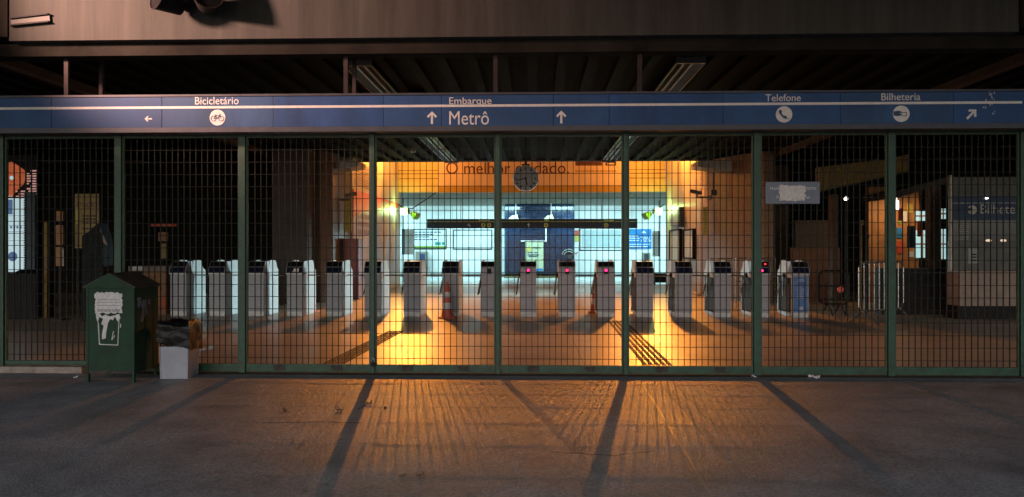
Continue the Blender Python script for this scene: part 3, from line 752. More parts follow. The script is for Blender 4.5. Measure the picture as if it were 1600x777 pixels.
mb = MB(); mb.cyl((q.x, 18, q.z + .05), (q.x, 18, CZ + .019), .012, seg=8); mb.build('stem', M['tray'], t)
t = thing('camera_box', 'dark box fixed to the ceiling, seen above the blue sign left of its middle', 'box', P(655, 140, 13.0))
q = P(655, 135, 13.0); mb = MB(); mb.box(q.x - .17, q.x + .17, 12.8, 13.2, q.z - .1, CZ - .062, .01); mb.build('body', M['darkbox'], t)

# clock
q = P(821.5, 279, 17.0); r = .297
t = thing('clock', 'round grey station clock hanging from the ceiling, showing about 5:43', 'clock', q)
mb = MB(); mb.cyl((q.x, 17.0, q.z), (q.x, 17.14, q.z), r, seg=48); mb.build('case', M['darkbox'], t, True)
mb = MB(); mb.cyl((q.x, 16.994, q.z), (q.x, 17.0, q.z), r - .02, seg=48); f = mb.build('face', M['clockface'], t, True)
mb = MB()
for i in range(48):
    a0, a1 = 2 * math.pi * i / 48, 2 * math.pi * (i + 1) / 48
    mb.cyl((q.x + (r - .006) * math.cos(a0), 16.992, q.z + (r - .006) * math.sin(a0)), (q.x + (r - .006) * math.cos(a1), 16.992, q.z + (r - .006) * math.sin(a1)), .012, seg=6)
mb.build('rim', M['chrome'], t)
mb = MB()
for i in range(12):
    a0 = 2 * math.pi * i / 12; c_, s_ = math.cos(a0), math.sin(a0)
    line2(mb, (q.x + (r - .095) * c_, q.z + (r - .095) * s_), (q.x + (r - .05) * c_, q.z + (r - .05) * s_), .03, 16.991, .003)
mb.build('hour_marks', M['black'], f)
for nm, ang, ln, tk in (('minute_hand', 90 - 258, .235, .02), ('hour_hand', 90 - 171, .15, .032)):
    mb = MB(); c_, s_ = math.cos(R(ang)), math.sin(R(ang)); line2(mb, (q.x - .03 * c_, q.z - .03 * s_), (q.x + ln * c_, q.z + ln * s_), tk, 16.986, .003); mb.build(nm, M['black'], f)
mb = MB(); mb.box(q.x - .09, q.x + .09, 17.02, 17.12, q.z + r - .01, q.z + r + .04); mb.cyl((q.x, 17.07, q.z + r), (q.x, 17.07, CZ + .019), .03, seg=10); mb.build('hanger', M['darkbox'], t)

# ---------------------------------------------------------------- concourse walls
WL, WR = -5.5, 5.2
mb = MB(); mb.box(WL - .35, WL, 22.0, 29.9, 0, 6.99); tag(mb.build('side_wall', M['wallw']), 'pale tiled left side wall leading to the bright hall, behind the mural', 'wall')
mb = MB(); mb.box(WR, WR + .35, 23.4, 29.4, 0, 6.99); tag(mb.build('side_wall', M['wallw']), 'pale tiled right side wall leading to the bright hall', 'wall')
M['endwall'] = tile_mat('brown_mosaic', (.17, .105, .07), (.10, .07, .05), 1.0, .35, .06, .06, .006, .10, .4)
mb = MB(); ex = PX(501, 20.2); mb.prism([(WL - .003, 21.998, 0), (WL - .15, 21.75, 0), (ex + .25, 20.45, 0), (ex, 20.2, 0), (ex - .3, 20.3, 0), (WL - .4, 21.998, 0)], (0, 0, 4.2)); tag(mb.build('end_wall', M['endwall'], None, True), 'brown mosaic end wall left of the red hose cabinet', 'wall')
# rounded mosaic wall end on the right
mb = MB(); pts = []
x0, x1 = WR + .003, PX(1193, 20.6)
for i in range(15):
    f = i / 14; pts.append((x0 + (x1 - x0) * (f ** 1.35 * .75 + f * .25), 23.398 - 2.8 * f ** .8, 0))
pts += [(x1 + .3, 20.7, 0), (x0 + .75, 23.398, 0)]
mb.prism(pts, (0, 0, 4.2)); tag(mb.build('mosaic_wall', M['tilecol'], None, True), 'brown-beige mosaic wall with shiny highlights, bulging right of the side wall', 'wall')
mb = MB(); mb.box(PX(425, 19.6), PX(480, 19.6), 19.6, 20.4, 0, CZ - .062, .02); tag(mb.build('column', M['graycol']), 'grey concrete column on the left, behind the turnstiles', 'column')
mb = MB(); mb.box(PX(1196, 24.0), PX(1233, 24.0), 24.0, 24.6, 0, 4.2, .02); tag(mb.build('column', M['browncol']), 'brown column on the right, below the defaced plate sign', 'column')
# upper roof between the ceiling and the fascia
g = MB(); g.box(-30, 28, 22.6, 29.9, 7.0, 7.2); struct(g.build('upper_roof', M['ceil']))
g = MB(); g.box(-30, 28, CE + .002, CE + .2, CZ + .3, 6.998); struct(g.build('upper_wall', M['ceil']))
g = MB(); g.box(-30, WL - .352, 24.0, 24.3, 0, 6.99); tag(g.build('back_wall', M['darkwall']), 'dark shaded back wall on the left, behind the column', 'wall')
g = MB(); g.box(WR + .36, 28, 26.0, 26.3, 0, 6.99); tag(g.build('back_wall', M['darkwall']), 'dark shaded back wall on the right, behind the ticket office', 'wall')
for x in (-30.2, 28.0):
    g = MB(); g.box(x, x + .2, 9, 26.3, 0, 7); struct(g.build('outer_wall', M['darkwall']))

# sodium lamp housings over the ceiling edge
for x, l in ((LX, 'sodium floodlight housing above the ceiling edge at left'), (LRX, 'sodium floodlight housing above the ceiling edge at right')):
    mb = MB(); mb.box(x - .25, x + .25, LY - .1, LY + .35, LZ + .45, LZ + .6, .02); mb.cyl((x, LY + .1, LZ + .6), (x, LY + .1, 6.998), .03, seg=8)
    tag(mb.build('sodium_floodlight', M['tray']), l, 'floodlight', 'sodium floodlights in the roof gap')

# fascia over the hall mouth
FYY = 29.5; zf = PZ(300, FYY)
t = thing('hall_fascia', 'yellow lit panelled fascia above the mouth of the bright hall', 'fascia', (0, FYY, zf))
mb = MB(); mb.box(WL + .002, WR - .002, FYY, FYY + .3, zf, 6.99); mb.build('face', M['fascia'], t)
mb = MB()
for y in (278, 291): 
    z = PZ(y - 12, FYY); mb.box(WL + .004, WR - .004, FYY - .004, FYY + .001, z - .012, z + .012)
mb.build('groove', M['adbrown'], t)
q0, q1 = P(685, 301, 29.3), P(974, 200, 29.3)
t = thing('advertising_board', 'wide advertising board with brown lettering above the bright hall', 'advertisement', ((q0.x + q1.x) / 2, 29.35, q0.z))
mb = MB(); mb.box(q0.x, q1.x, 29.32, 29.44, q0.z, q1.z); mb.build('board', M['adboard'], t)
zz = PZ(291, 29.3); mb = MB(); mb.box(q0.x + .003, q1.x - .003, 29.313, 29.319, q0.z + .003, zz); mb.build('yellow_band', M['adyel'], t)
a = P(697, 272, 29.3); text_mesh('O melhor cuidado.', a.x, a.z, 29.312, M['adbrown'], t, width=PX(889, 29.3) - a.x, height=PZ(253, 29.3) - a.z, th=.006)
mb = MB(); rr = random.Random(9); x = 899
while x < 964:
    l = rr.uniform(2, 5); a, b = P(x, 267.5, 29.3), P(min(965, x + l), 267.5, 29.3); line2(mb, (a.x, a.z), (b.x, b.z), .07, 29.313, .004); x += l + 1
mb.build('small_print', M['adyel'], t)
for xa, xb in ((899, 941), (946, 963)):
    a, b = P(xa, 259, 29.3), P(xb, 240, 29.3); mb = MB(); mb.box(a.x, b.x, 29.312, 29.319, a.z, b.z); mb.build('emblem_block', M['adbrown'], t)
a, b = P(949, 256, 29.3), P(960, 255, 29.3); mb = MB(); mb.box(a.x, b.x, 29.309, 29.3115, a.z - .02, a.z + .02); mb.build('emblem_line', M['white'], t)

# ---------------------------------------------------------------- far hall
g = MB(); g.box(-12.5, 12.5, FYY + .301, 39.2, zf + .0, zf + .3); struct(g.build('hall_ceiling', M['soffit']))
HB = 39.0
g = MB(); g.box(-12.5, 12.5, HB, HB + .2, 0, zf - .002); tag(g.build('hall_wall', M['hallwall']), 'bright cyan-white back wall of the far hall', 'wall')
mb = MB(); rr = random.Random(5)
g = MB(); g.box(-12.5, 12.5, HB - .03, HB - .002, 0, .20); struct(g.build('skirting', M['skirt']))
mb = MB(); x = -12.0
while x < 12: mb.box(x - .008, x + .008, HB - .004, HB - .0015, .21, zf - .01); x += 1.9
mb.box(-12.4, 12.4, HB - .004, HB - .0015, PZ(327, HB) - .008, PZ(327, HB) + .008)
struct(mb.build('wall_seams', M['skirt']))
for x in (-12.5, 12.3):
    g = MB(); g.box(x, x + .2, FYY + .3, HB - .001, 0, zf - .002); tag(g.build('hall_side_wall', M['hallwall']), 'white side wall of the far hall, left' if x < 0 else 'white side wall of the far hall, right', 'wall')
for x0, x1, l in ((-12.3, WL - .36, 'left'), (WR + .36, 12.29, 'right')):
    g = MB(); g.box(x0, x1, 29.91, 30.1, 0, zf - .003); tag(g.build('hall_front_wall', M['hallwall']), f'wall closing the far hall on the {l}', 'wall')
for x in (-8.0, -2.6, 2.6, 8.0):
    pass
mb = MB()
# navy tiled pillar
q0, q1 = P(788, 433, 37.4), P(898, 322, 37.4)
t = thing('tiled_pillar', 'wide navy blue tiled pillar in the middle of the bright hall', 'pillar', ((q0.x + q1.x) / 2, 37.6, 0))
mb = MB(); mb.box(q0.x, q1.x, 37.4, 38.7, .17, zf - .004, .12); mb.build('shaft', M['navytile'], t)
mb = MB(); mb.box(q0.x - .02, q1.x + .02, 37.37, 38.72, 0, .168, .01); mb.build('base', M['olive'], t)
mb = MB(); a, b, c = P(814, 377, 37.3), P(853, 377, 37.3), P(853, 357, 37.3)
mb.tube([(a.x, 37.34, a.z), (b.x, 37.34, b.z), (c.x, 37.34, c.z)], .035)
tag(mb.build('pipe', M['white']), 'bent white conduit on the front of the navy pillar', 'pipe')
q0, q1 = P(821, 424, 37.3), P(849, 378, 37.3)
t = thing('banner', 'pale green notice banner with yellow warning triangle on the navy pillar', 'banner', ((q0.x + q1.x) / 2, 37.3, q0.z))
mb = MB(); mb.box(q0.x, q1.x, 37.27, 37.29, q0.z, q1.z); mb.build('sheet', mat('pale_banner', (.50, .56, .38), .6, var=.06), t)
mb = MB(); mb.box(q0.x - .06, q1.x + .06, 37.255, 37.30, q1.z + .001, q1.z + .05); mb.build('batten', M['tray'], t)
a = P(826, 388, 37.2); s = .15; mb = MB(); mb.flat([(a.x - s, a.z - s), (a.x + s, a.z - s), (a.x, a.z + s)], 37.262, .005); mb.build('warning_triangle', M['yel'], t)
a = P(831, 389, 37.2); text_mesh('ATENÇÃO', a.x, a.z, 37.264, M['navy'], t, width=.46, height=.12)
mb = MB()
for y, x0, x1 in ((395, 824, 833), (395, 835, 840), (398.5, 824, 842), (401, 826, 839)):
    a, b = P(x0, y, 37.2), P(x1, y, 37.2); line2(mb, (a.x, a.z), (b.x, b.z), .05, 37.264, .004)
mb.build('printing', M['navy'], t)
a, b = P(822, 423.5, 37.2), P(848, 420, 37.2); mb = MB(); mb.box(a.x, b.x, 37.262, 37.268, a.z, b.z); mb.build('foot_band', M['bluead'], t)
q = P(889, 400, 37.3); t = thing('ticket_validator', 'round arched dark emblem sign on the right edge of the navy pillar', 'sign', q)
mb = MB(); mb.box(q.x - .16, q.x + .16, 37.27, 37.38, q.z - .14, q.z + .05, .02); mb.build('body', M['frame'], t)
mb = MB()
for r_ in (.25, .36): ring2(mb, q.x, q.z - .02, r_, .035, 37.33, .04, 16, R(15), R(165))
mb.build('arcs', M['skirt'], t)
# hanging direction sign of the hall
q0, q1 = P(667, 357, 34.0), P(996, 342, 34.0)
t = thing('hanging_sign', 'long navy hanging sign with yellow symbols in the bright hall', 'sign', ((q0.x + q1.x) / 2, 34, q0.z))
mb = MB(); mb.box(q0.x, q1.x, 34.0, 34.2, q0.z, q1.z, .01); mb.build('panel', M['navysign'], t)
z = PZ(346.5, 34); mb = MB(); mb.box(q0.x + .02, q1.x - .02, 33.994, 34.001, z - .012, z + .012); mb.build('stripe', M['yel'], t)
for x in (755, 764, 853, 947):
    a = P(x, 352, 34); mb = MB(); mb.flat(disc2(a.x, a.z, .105, 20), 33.993, .008); d = mb.build('symbol_disc', M['yel'], t)
    mb = MB(); mb.flat(disc2(a.x + .01, a.z, .05, 5, .3), 33.989, .005) if x != 947 else mb.box(a.x - .07, a.x + .07, 33.989, 33.9925, a.z - .018, a.z + .018); mb.build('symbol', M['navysign'], d)
for x, ang in ((733, 45), (826, 0)):
    a = P(x, 352, 34); mb = MB(); mb.flat(arrow2(a.x, a.z, .17, R(ang)), 33.993, .006); mb.build('arrow', M['boardw'], t)
mb = MB()
for x in (748, 757, 850, 943, 951): 
    a = P(x, 344.5, 34); line2(mb, (a.x, a.z), (a.x + .24, a.z), .04, 33.994, .005)
mb.build('small_print', M['yel'], t)
for x in (720, 940): 
    X = PX(x, 34.1); mb = MB(); mb.cyl((X, 34.1, q1.z), (X, 34.1, zf - .001), .02, seg=8); mb.build('suspension_rod', M['tray'], t)
for x, l in ((803, 'left small emergency lamp above the hanging sign, before the navy pillar'), (858, 'right small emergency lamp above the hanging sign, before the navy pillar')):
    a = P(x, 338, 37.2); t = thing('emergency_lamp', l, 'lamp', a, 'emergency lamps on the navy pillar')
    mb = MB(); mb.prism([(a.x - .30, 37.1, a.z - .16), (a.x + .24, 37.1, a.z - .16), (a.x + .16, 37.1, a.z + .08), (a.x - .1, 37.1, a.z + .02)], (0, .28, 0)); mb.build('housing', mat('beige_plastic', (.55, .53, .36), .5), t)
    mb = MB(); mb.cyl((a.x + .1, 37.25, a.z), (a.x + .1, 37.25, zf - .003), .016, seg=8); mb.build('conduit', M['white'], t)

def framed(name, x0, x1, y0, y1, Y, label, cat, face, rim=M['frame'], rw=.05, group=None):
    q0, q1 = P(x0, y1, Y), P(x1, y0, Y)
    t = thing(name, label, cat, ((q0.x + q1.x) / 2, Y, q0.z), group)
    mb = MB(); mb.box(q0.x + rw, q1.x - rw, Y - .03, Y - .004, q0.z + rw, q1.z - rw); f = mb.build('sheet', face, t)
    mb = MB()
    mb.box(q0.x, q1.x, Y - .05, Y - .003, q1.z - rw, q1.z); mb.box(q0.x, q1.x, Y - .05, Y - .003, q0.z, q0.z + rw)
    mb.box(q0.x, q0.x + rw, Y - .05, Y - .003, q0.z + rw + .001, q1.z - rw - .001); mb.box(q1.x - rw, q1.x, Y - .05, Y - .003, q0.z + rw + .001, q1.z - rw - .001)
    mb.build('frame', rim, t); return t, q0, q1, f
t, q0, q1, f = framed('poster_frame', 640, 698, 358, 389.5, HB, 'framed poster with text lines and a green band, leftmost on the bright wall', 'poster', M['boardw'])
mb = MB(); mb.box(q0.x + .05, q1.x - .05, HB - .035, HB - .031, q0.z + .05, q0.z + .17); mb.build('green_band', M['limegreen'], f)
mb = MB()
for y, x0, x1 in ((363, 648, 690), (366.5, 648, 678), (370.5, 648, 672), (374.5, 648, 684)):
    x = x0
    while x < x1: a, b = P(x, y, HB), P(x + 5, y, HB); line2(mb, (a.x, a.z), (b.x, b.z), .055, HB - .034, .003); x += 6
mb.build('printing', M['navy'], f)
for xa, xb in ((680, 689), (690.5, 694.5)):
    a, b = P(xa, 383, HB), P(xb, 378.5, HB); mb = MB(); mb.box(a.x, b.x, HB - .035, HB - .031, a.z, b.z); mb.build('teal_block', M['teal'], f)
framed('poster_frame', 708, 769, 359, 390, HB, 'empty dark framed board between the poster and the navy pillar', 'poster', M['boardw'])
t, q0, q1, f = framed('poster_frame', 907, 971, 358, 390.5, HB, 'empty framed board with double white line right of the navy pillar', 'poster', mat('grey_board', (.40, .50, .52), .35, var=.08), M['white'], .06)
mb = MB(); mb.box(q0.x - .05, q1.x + .05, HB - .012, HB - .0055, q0.z - .06, q1.z + .06); mb.build('backing', M['frame'], t)
q0, q1 = P(980, 389, HB - .1), P(1018, 358, HB - .1)
t = thing('advertisement', 'bright blue advertisement reading 70% on the right of the hall wall', 'advertisement', ((q0.x + q1.x) / 2, HB, q0.z))
mb = MB(); mb.box(q0.x, q1.x, HB - .06, HB - .005, q0.z, q1.z); mb.build('sheet', M['bluead'], t)
a = P(1001, 378, HB - .1); text_mesh('70%', a.x, a.z, HB - .064, M['white'], t, width=.53, height=.27)
mb = MB()
for y, x0, x1 in ((369, 983, 998), (372.5, 983, 999), (376, 983, 999), (382, 983, 1016), (385.5, 983, 1014)):
    x = x0
    while x < x1: l = rr.uniform(2, 5); a, b = P(x, y, HB - .1), P(min(x1, x + l), y, HB - .1); line2(mb, (a.x, a.z), (b.x, b.z), .05, HB - .064, .003); x += l + .8
mb.flat([(q1.x - .55, q1.z - .22), (q1.x - .25, q1.z - .22), (q1.x - .4, q1.z - .08)], HB - .064, .003); mb.build('printing', M['boardw'], t)
mb = MB(); mb.flat([(q0.x + .03, q1.z - .03), (q0.x + .3, q1.z - .03), (q0.x + .12, q1.z - .2)], HB - .064, .003); mb.build('green_corner', M['teal'], t)
q0, q1 = P(897, 377, HB - .1), P(903, 360, HB - .1)
t = thing('fire_sign', 'small red and yellow sign at the right edge of the navy pillar', 'sign', ((q0.x + q1.x) / 2, HB, q0.z))
mb = MB(); zm = (q0.z + q1.z) / 2; mb.box(q0.x - .05, q1.x + .05, HB - .05, HB - .005, zm, q1.z); mb.build('red_half', M['redprint'], t)
mb = MB(); mb.box(q0.x - .05, q1.x + .05, HB - .05, HB - .005, q0.z, zm - .002); mb.build('yellow_half', M['yel'], t)
q = P(899, 394, HB); mb = MB(); ring2(mb, q.x, q.z, .10, .05, HB - .05, .045, 14, R(180), R(360)); tag(mb.build('red_hook', M['redprint']), 'small red curved fitting below the red and yellow sign', 'fitting')
q0, q1 = P(1004, 411, HB - .1), P(1016, 395, HB - .1)
t = thing('wall_box', 'small grey framed box under the blue advertisement', 'box', ((q0.x + q1.x) / 2, HB, q0.z))
mb = MB(); mb.box(q0.x, q1.x, HB - .14, HB - .005, q0.z, q1.z, .02); mb.build('case', M['tray'], t)
mb = MB(); mb.box(q0.x + .08, q1.x - .08, HB - .146, HB - .141, q0.z + .1, q1.z - .06); mb.build('window', M['frame'], t)
q0, q1 = P(649, 432, HB - .5), P(667, 393, HB - .5)
t = thing('vending_machine', 'grey machine with dark window at the left of the bright hall', 'machine', ((q0.x + q1.x) / 2, HB - .3, 0))
mb = MB(); mb.box(q0.x, q1.x, HB - .5, HB - .05, .0, q1.z, .02); mb.build('case', M['tray'], t)
mb = MB(); mb.box(q0.x + .22, q1.x - .1, HB - .506, HB - .501, .5, q1.z - .12); mb.build('window', M['navy'], t)
q = P(669, 431, HB - .4); mb = MB(); mb.cyl((q.x, HB - .3, 0), (q.x, HB - .3, .45), .10, .07, 12); mb.ball((q.x, HB - .3, .52), .07)
tag(mb.build('bollard', M['kick'], None, True), 'small pale bollard beside the grey machine', 'bollard')
# dark table on the right
q = P(1035, 440, 31.5)
t = thing('table', 'small dark table against the right wall behind the turnstiles', 'table', (4.75, 31.0, 0))
q0, q1 = P(1020, 436, 31), P(1048, 427, 31)
mb = MB(); mb.box(q0.x, q1.x, 30.7, 31.3, q1.z - .10, q1.z, .01); mb.build('top', M['black'], t)
for sx in (q0.x + .05, q1.x - .05):
    for sy in (30.76, 31.24): mb = MB(); mb.cyl((sx, sy, 0), (sx, sy, q1.z - .1), .025, seg=8); mb.build('leg', M['black'], t)
mb = MB(); mb.box(q0.x + .08, q1.x - .2, 30.85, 31.2, .08, q1.z - .14, .02); mb.build('drawer_box', M['black'], t)

# boards on the right side wall, seen edge-on
for i, (Y0, Y1, z0, z1, l) in enumerate(((24.0, 25.6, 1.15, 2.15, 'white board on the right side wall, nearest to the camera'), (26.2, 28.2, 1.0, 2.2, 'white board on the right side wall, middle one'),)):
    t = thing('notice_board', l, 'notice board', (WR - .05, (Y0 + Y1) / 2, z0), 'notice boards on the side walls')
    mb = MB(); mb.box(WR - .07, WR - .003, Y0 + .05, Y1 - .05, z0 + .05, z1 - .05); mb.build('sheet', M['boardw'], t)
    mb = MB(); mb.box(WR - .11, WR - .003, Y0, Y0 + .049, z0, z1); mb.box(WR - .11, WR - .003, Y1 - .049, Y1, z0, z1); mb.box(WR - .11, WR - .003, Y0 + .0491, Y1 - .0491, z1 - .049, z1); mb.box(WR - .11, WR - .003, Y0 + .0491, Y1 - .0491, z0, z0 + .049); mb.build('frame', M['brown'], t)
q0 = P(1025, 400, HB - .1); q1 = P(1030, 362, HB - .1)
q0, q1 = P(1019.5, 401, 35), P(1030, 361, 35)
t = thing('notice_board', 'pale board with dark edge standing left of the right side wall', 'notice board', (q1.x, 35, q0.z), 'notice boards on the side walls')
mb = MB(); mb.box(q0.x, q1.x - .05, 35, 35.06, q0.z, q1.z); mb.build('sheet', M['boardw'], t)
mb = MB(); mb.box(q1.x - .049, q1.x + .06, 34.98, 35.08, q0.z, q1.z); mb.build('edge', M['frame'], t)
mb = MB(); mb.cyl((q1.x, 35.03, q1.z), (q1.x, 35.03, zf - .001), .02, seg=8); mb.cyl((q1.x, 35.03, 0), (q1.x, 35.03, q0.z), .02, seg=8); mb.build('stand_pole', M['frame'], t)
q0, q1 = P(630, 398, 33), P(646, 358, 33)
t = thing('notice_board', 'pale board with dark left edge below the left floodlight', 'notice board', (q0.x, 33, q0.z), 'notice boards on the side walls')
mb = MB(); mb.box(q0.x + .07, q1.x, 33, 33.06, q0.z, q1.z); mb.build('sheet', M['boardw'], t)
mb = MB(); mb.box(q0.x - .03, q0.x + .069, 32.98, 33.08, q0.z, q1.z); mb.build('edge', M['frame'], t)
mb = MB(); mb.cyl((q0.x, 33.03, q1.z), (q0.x, 33.03, zf - .001), .02, seg=8); mb.cyl((q0.x, 33.03, 0), (q0.x, 33.03, q0.z), .02, seg=8); mb.build('stand_pole', M['frame'], t)

# blue-grey screen below the right floodlight on the right wall
t = thing('wall_screen', 'bluish screen box on the right wall under the floodlight', 'screen', (WR - .1, 26.5, 2.2))
mb = MB(); mb.box(WR - .16, WR - .004, 25.9, 27.9, 2.35, 2.85, .02); mb.build('case', mat('bluish_white', (.45, .55, .68), .4), t)
mb = MB(); mb.box(WR - .19, WR - .004, 25.8, 25.89, 2.25, 2.95, .01); mb.build('end_plate', M['frame'], t)

# mural on the left wall
t = thing('mural_panel', 'large printed wall mural, red above and pale with figures below', 'mural', (WL + .02, 25.7, .9))
mb = MB(); mb.box(WL + .003, WL + .02, 22.05, 29.4, .55, 3.3); f = mb.build('sheet', M['mural'], t)
mb = MB()
pts = [(22.05, 3.3), (29.4, 3.3), (29.4, 3.15), (27.5, 2.98), (25.8, 2.92), (24.4, 2.72), (23.2, 2.68), (22.05, 2.45)]
mb.prism([(WL + .0205, a, b) for a, b in pts], (.004, 0, 0)); mb.build('red_area', M['redprint'], f)
mb = MB()
fig = [(26.3, 1.0), (26.8, 1.0), (26.9, 1.7), (27.3, 2.1), (27.2, 2.5), (26.9, 2.75), (26.5, 2.75), (26.3, 2.45), (25.9, 2.2), (25.7, 1.7), (26.1, 1.55)]
mb.prism([(WL + .0255, a, b) for a, b in fig], (.003, 0, 0))
fig = [(27.9, .9), (28.3, .9), (28.4, 2.0), (28.7, 2.4), (28.3, 2.6), (27.9, 2.35), (27.7, 1.6)]
mb.prism([(WL + .0255, a, b) for a, b in fig], (.003, 0, 0)); mb.build('printed_figures', M['muralo'], f)
mb = MB(); rr = random.Random(8)
for z in (2.45, 2.2, 1.95):
    y = 22.6
    while y < 24.6:
        l = rr.uniform(.15, .32); mb.prism([(WL + .0255, y, z), (WL + .0255, y + l, z), (WL + .0255, y + l, z + .15), (WL + .0255, y, z + .15)], (.003, 0, 0)); y += l + .09
mb.build('lettering', M['mauve'], f)
# perforated panel above the mural
mb = MB()
for i in range(16):
    for j in range(9): 
        y = 22.2 + i * .13 + (.065 if j % 2 else 0); z = 3.45 + j * .085; mb.box(WL + .001, WL + .012, y, y + .08, z, z + .04)
tag(mb.build('perforated_panel', M['adyel']), 'perforated grid panel on the left wall above the mural', 'panel')
t = thing('hose_cabinet', 'tall dark red hose cabinet against the brown end wall', 'cabinet', P(551, 470, 21.6))
a, b = PX(539, 21.5), PX(563, 21.5); z1 = PZ(373, 21.5)
mb = MB(); mb.box(a, b, 21.3, 21.7, .02, z1, .01); mb.build('body', M['red'], t)
mb = MB(); mb.box(a + .03, b - .03, 21.285, 21.299, .25, z1 - .05, .004); d = mb.build('door', M['red'], t)
mb = MB(); mb.cyl((b - .06, 21.275, 1.1), (b - .06, 21.275, 1.25), .012, seg=8); mb.build('handle', M['chrome'], d)
def side_sign(X, Y, label, flip):
    t = thing('reflective_sign', label, 'sign', (X, Y, 2.0), 'glinting signs beside the walls')
    mb = MB(); mb.box(X - .11, X + .11, Y - .02, Y, 2.0, 2.95, .004); f = mb.build('plate', M['yel'], t)  # lamp reflection on a glossy sign, painted as yellow-green plate and marks
    mb = MB(); rr = random.Random(3)
    for i in range(9): z = 2.1 + i * .08; line2(mb, (X - .07, z), (X + rr.uniform(-.02, .08), z + rr.uniform(-.02, .04)), .035, Y - .0235, .003)
    mb.build('printing', M['limegreen'], f)
side_sign(PX(544, 21.3), 21.3, 'sign with painted yellow-green lamp glint above the red hose cabinet', 0)
t = thing('reflective_sign', 'narrow sign with painted yellow-green lamp glint on the beige mosaic wall', 'sign', P(1102, 345, 22.5), 'glinting signs beside the walls')
q = P(1102, 345, 22.5); mb = MB(); mb.box(q.x - .07, q.x + .07, 22.52, 22.56, q.z - .42, q.z + .42, .004); mb.build('plate', M['yel'], t)  # yellow-green colour here is the painted glint of the lamp
mb = MB()
for i in range(8): z = q.z - .34 + i * .095; line2(mb, (q.x - .05, z), (q.x + .04, z + .03), .03, 22.515, .004)
mb.build('printing', M['limegreen'], t)

# metal canopies and cctv cameras on both sides
def tray_roof(x0, x1, Y, label):
    a, b = P(x0, 268, Y), P(x1, 252, Y)
    mb = MB(); mb.prism([(a.x, Y, a.z + .02), (b.x, Y, a.z + .14), (b.x, Y, b.z), (a.x, Y, b.z)], (0, .9, 0))
    tag(mb.build('wall_fixture', M['tray']), label, 'fixture', 'flat fixtures under the ceiling edge')
tray_roof(497, 560, 20.8, 'flat metal fixture under the ceiling edge, above the left camera')
tray_roof(1145, 1090, 21.0, 'flat metal fixture under the ceiling edge, above the right camera')
def cctv(x, y, Y, dirn, label):
    q = P(x, y, Y); t = thing('security_camera', label, 'security camera', q, 'security cameras on the walls')
    d = Vector((dirn, -.35, .18)).normalized()
    mb = MB(); mb.cyl(q - d * .12, q + d * .22, .055, .06, 12); mb.build('camera_body', M['tray'], t, True)
    mb = MB(); mb.cyl(q + d * .221, q + d * .235, .045, seg=12); mb.build('lens', M['black'], t)
    e = q + Vector((-dirn * .42, .25, -.13))
    mb = MB(); mb.tube([q - Vector((0, 0, .05)), q + Vector((0, .05, -.13)), e], .022); mb.ball(e, .075, 10, 8); mb.build('arm', M['tray'], t, True)
cctv(546, 305, 21.0, 1, 'security camera on an arm at the brown left wall')
cctv(1090, 301, 21.8, -1, 'security camera on an arm before the right mosaic wall')
q = P(1116, 300, 21.9); mb = MB(); mb.tube([(q.x, 21.95, q.z), (q.x, 21.95, PZ(262, 21.9))], .03); mb.box(q.x - .08, q.x + .08, 21.9, 21.99, q.z - .10, q.z + .06); tag(mb.build('conduit_pipe', M['steel']), 'dark vertical conduit with a box beside the right security camera', 'pipe')

# floodlights at the hall mouth
def flood(x, y, side, label):
    Y = 29.0; q = P(x, y, Y); t = thing('floodlight', label, 'floodlight', q, 'twin floodlights at the hall mouth')
    def head(c, d, lit):
        d = Vector(d).normalized(); quat = d.to_track_quat('Z', 'Y').to_matrix()
        def W(v): return c + quat @ Vector(v)
        s0, s1 = .09, .17
        ring = lambda s, z: [W((-s, -s * .8, z)), (W((s, -s * .8, z))), W((s, s * .8, z)), W((-s, s * .8, z))]
        mb = MB(); a = [mb.bm.verts.new(p) for p in ring(s0, -.16)]; b = [mb.bm.verts.new(p) for p in ring(s1, .12)]
        mb.bm.faces.new(a); mb.bm.faces.new(b)
        for i in range(4): mb.bm.faces.new((a[i], a[(i + 1) % 4], b[(i + 1) % 4], b[i]))
        h = mb.build('lamp_head', M['greenlit'], t)
        mb = MB(); mb.prism(ring(s1 * .9, .125), quat @ Vector((0, 0, .012))); mb.build('lamp_glass', M['lampface'] if lit else M['greenlit'], h)
    head(q + Vector((-side * .0, 0, .06)), (-side * .5, -.9, -.05), True)
    head(q + Vector((side * .36, .05, -.08)), (side * .75, -.35, -.55), False)
    mb = MB(); mb.tube([q + Vector((0, .1, 0)), q + Vector((0, .3, .12)), Vector((q.x - side * .35, 29.35, q.z + .35))], .025); mb.box(q.x - .05, q.x + .42 if side > 0 else q.x + .05, 29.05, 29.10, q.z - .03, q.z + .0)
    mb.build('bracket', M['frame'], t)
    lamp('floodlight_glow', 'POINT', q + Vector((-side * .12, -.42, .16)), 26, (.50, 1.0, .22), shadow_soft_size=.08)
flood(634, 333, 1, 'green-lit twin floodlight at the left corner of the hall mouth')
flood(1026, 333, -1, 'green-lit twin floodlight at the right corner of the hall mouth')
mb = MB(); pts = []
a, b, c = P(612, 312, 29.2), P(628, 324, 29.2), P(680, 327, 29.2)
mb.tube([(a.x, 29.2, a.z), (b.x, 29.2, b.z), (b.x + .4, 29.25, b.z - .06), (c.x, 29.4, zf - .03)], .02); tag(mb.build('cable', M['black']), 'black cable sagging to the left floodlight', 'cable')

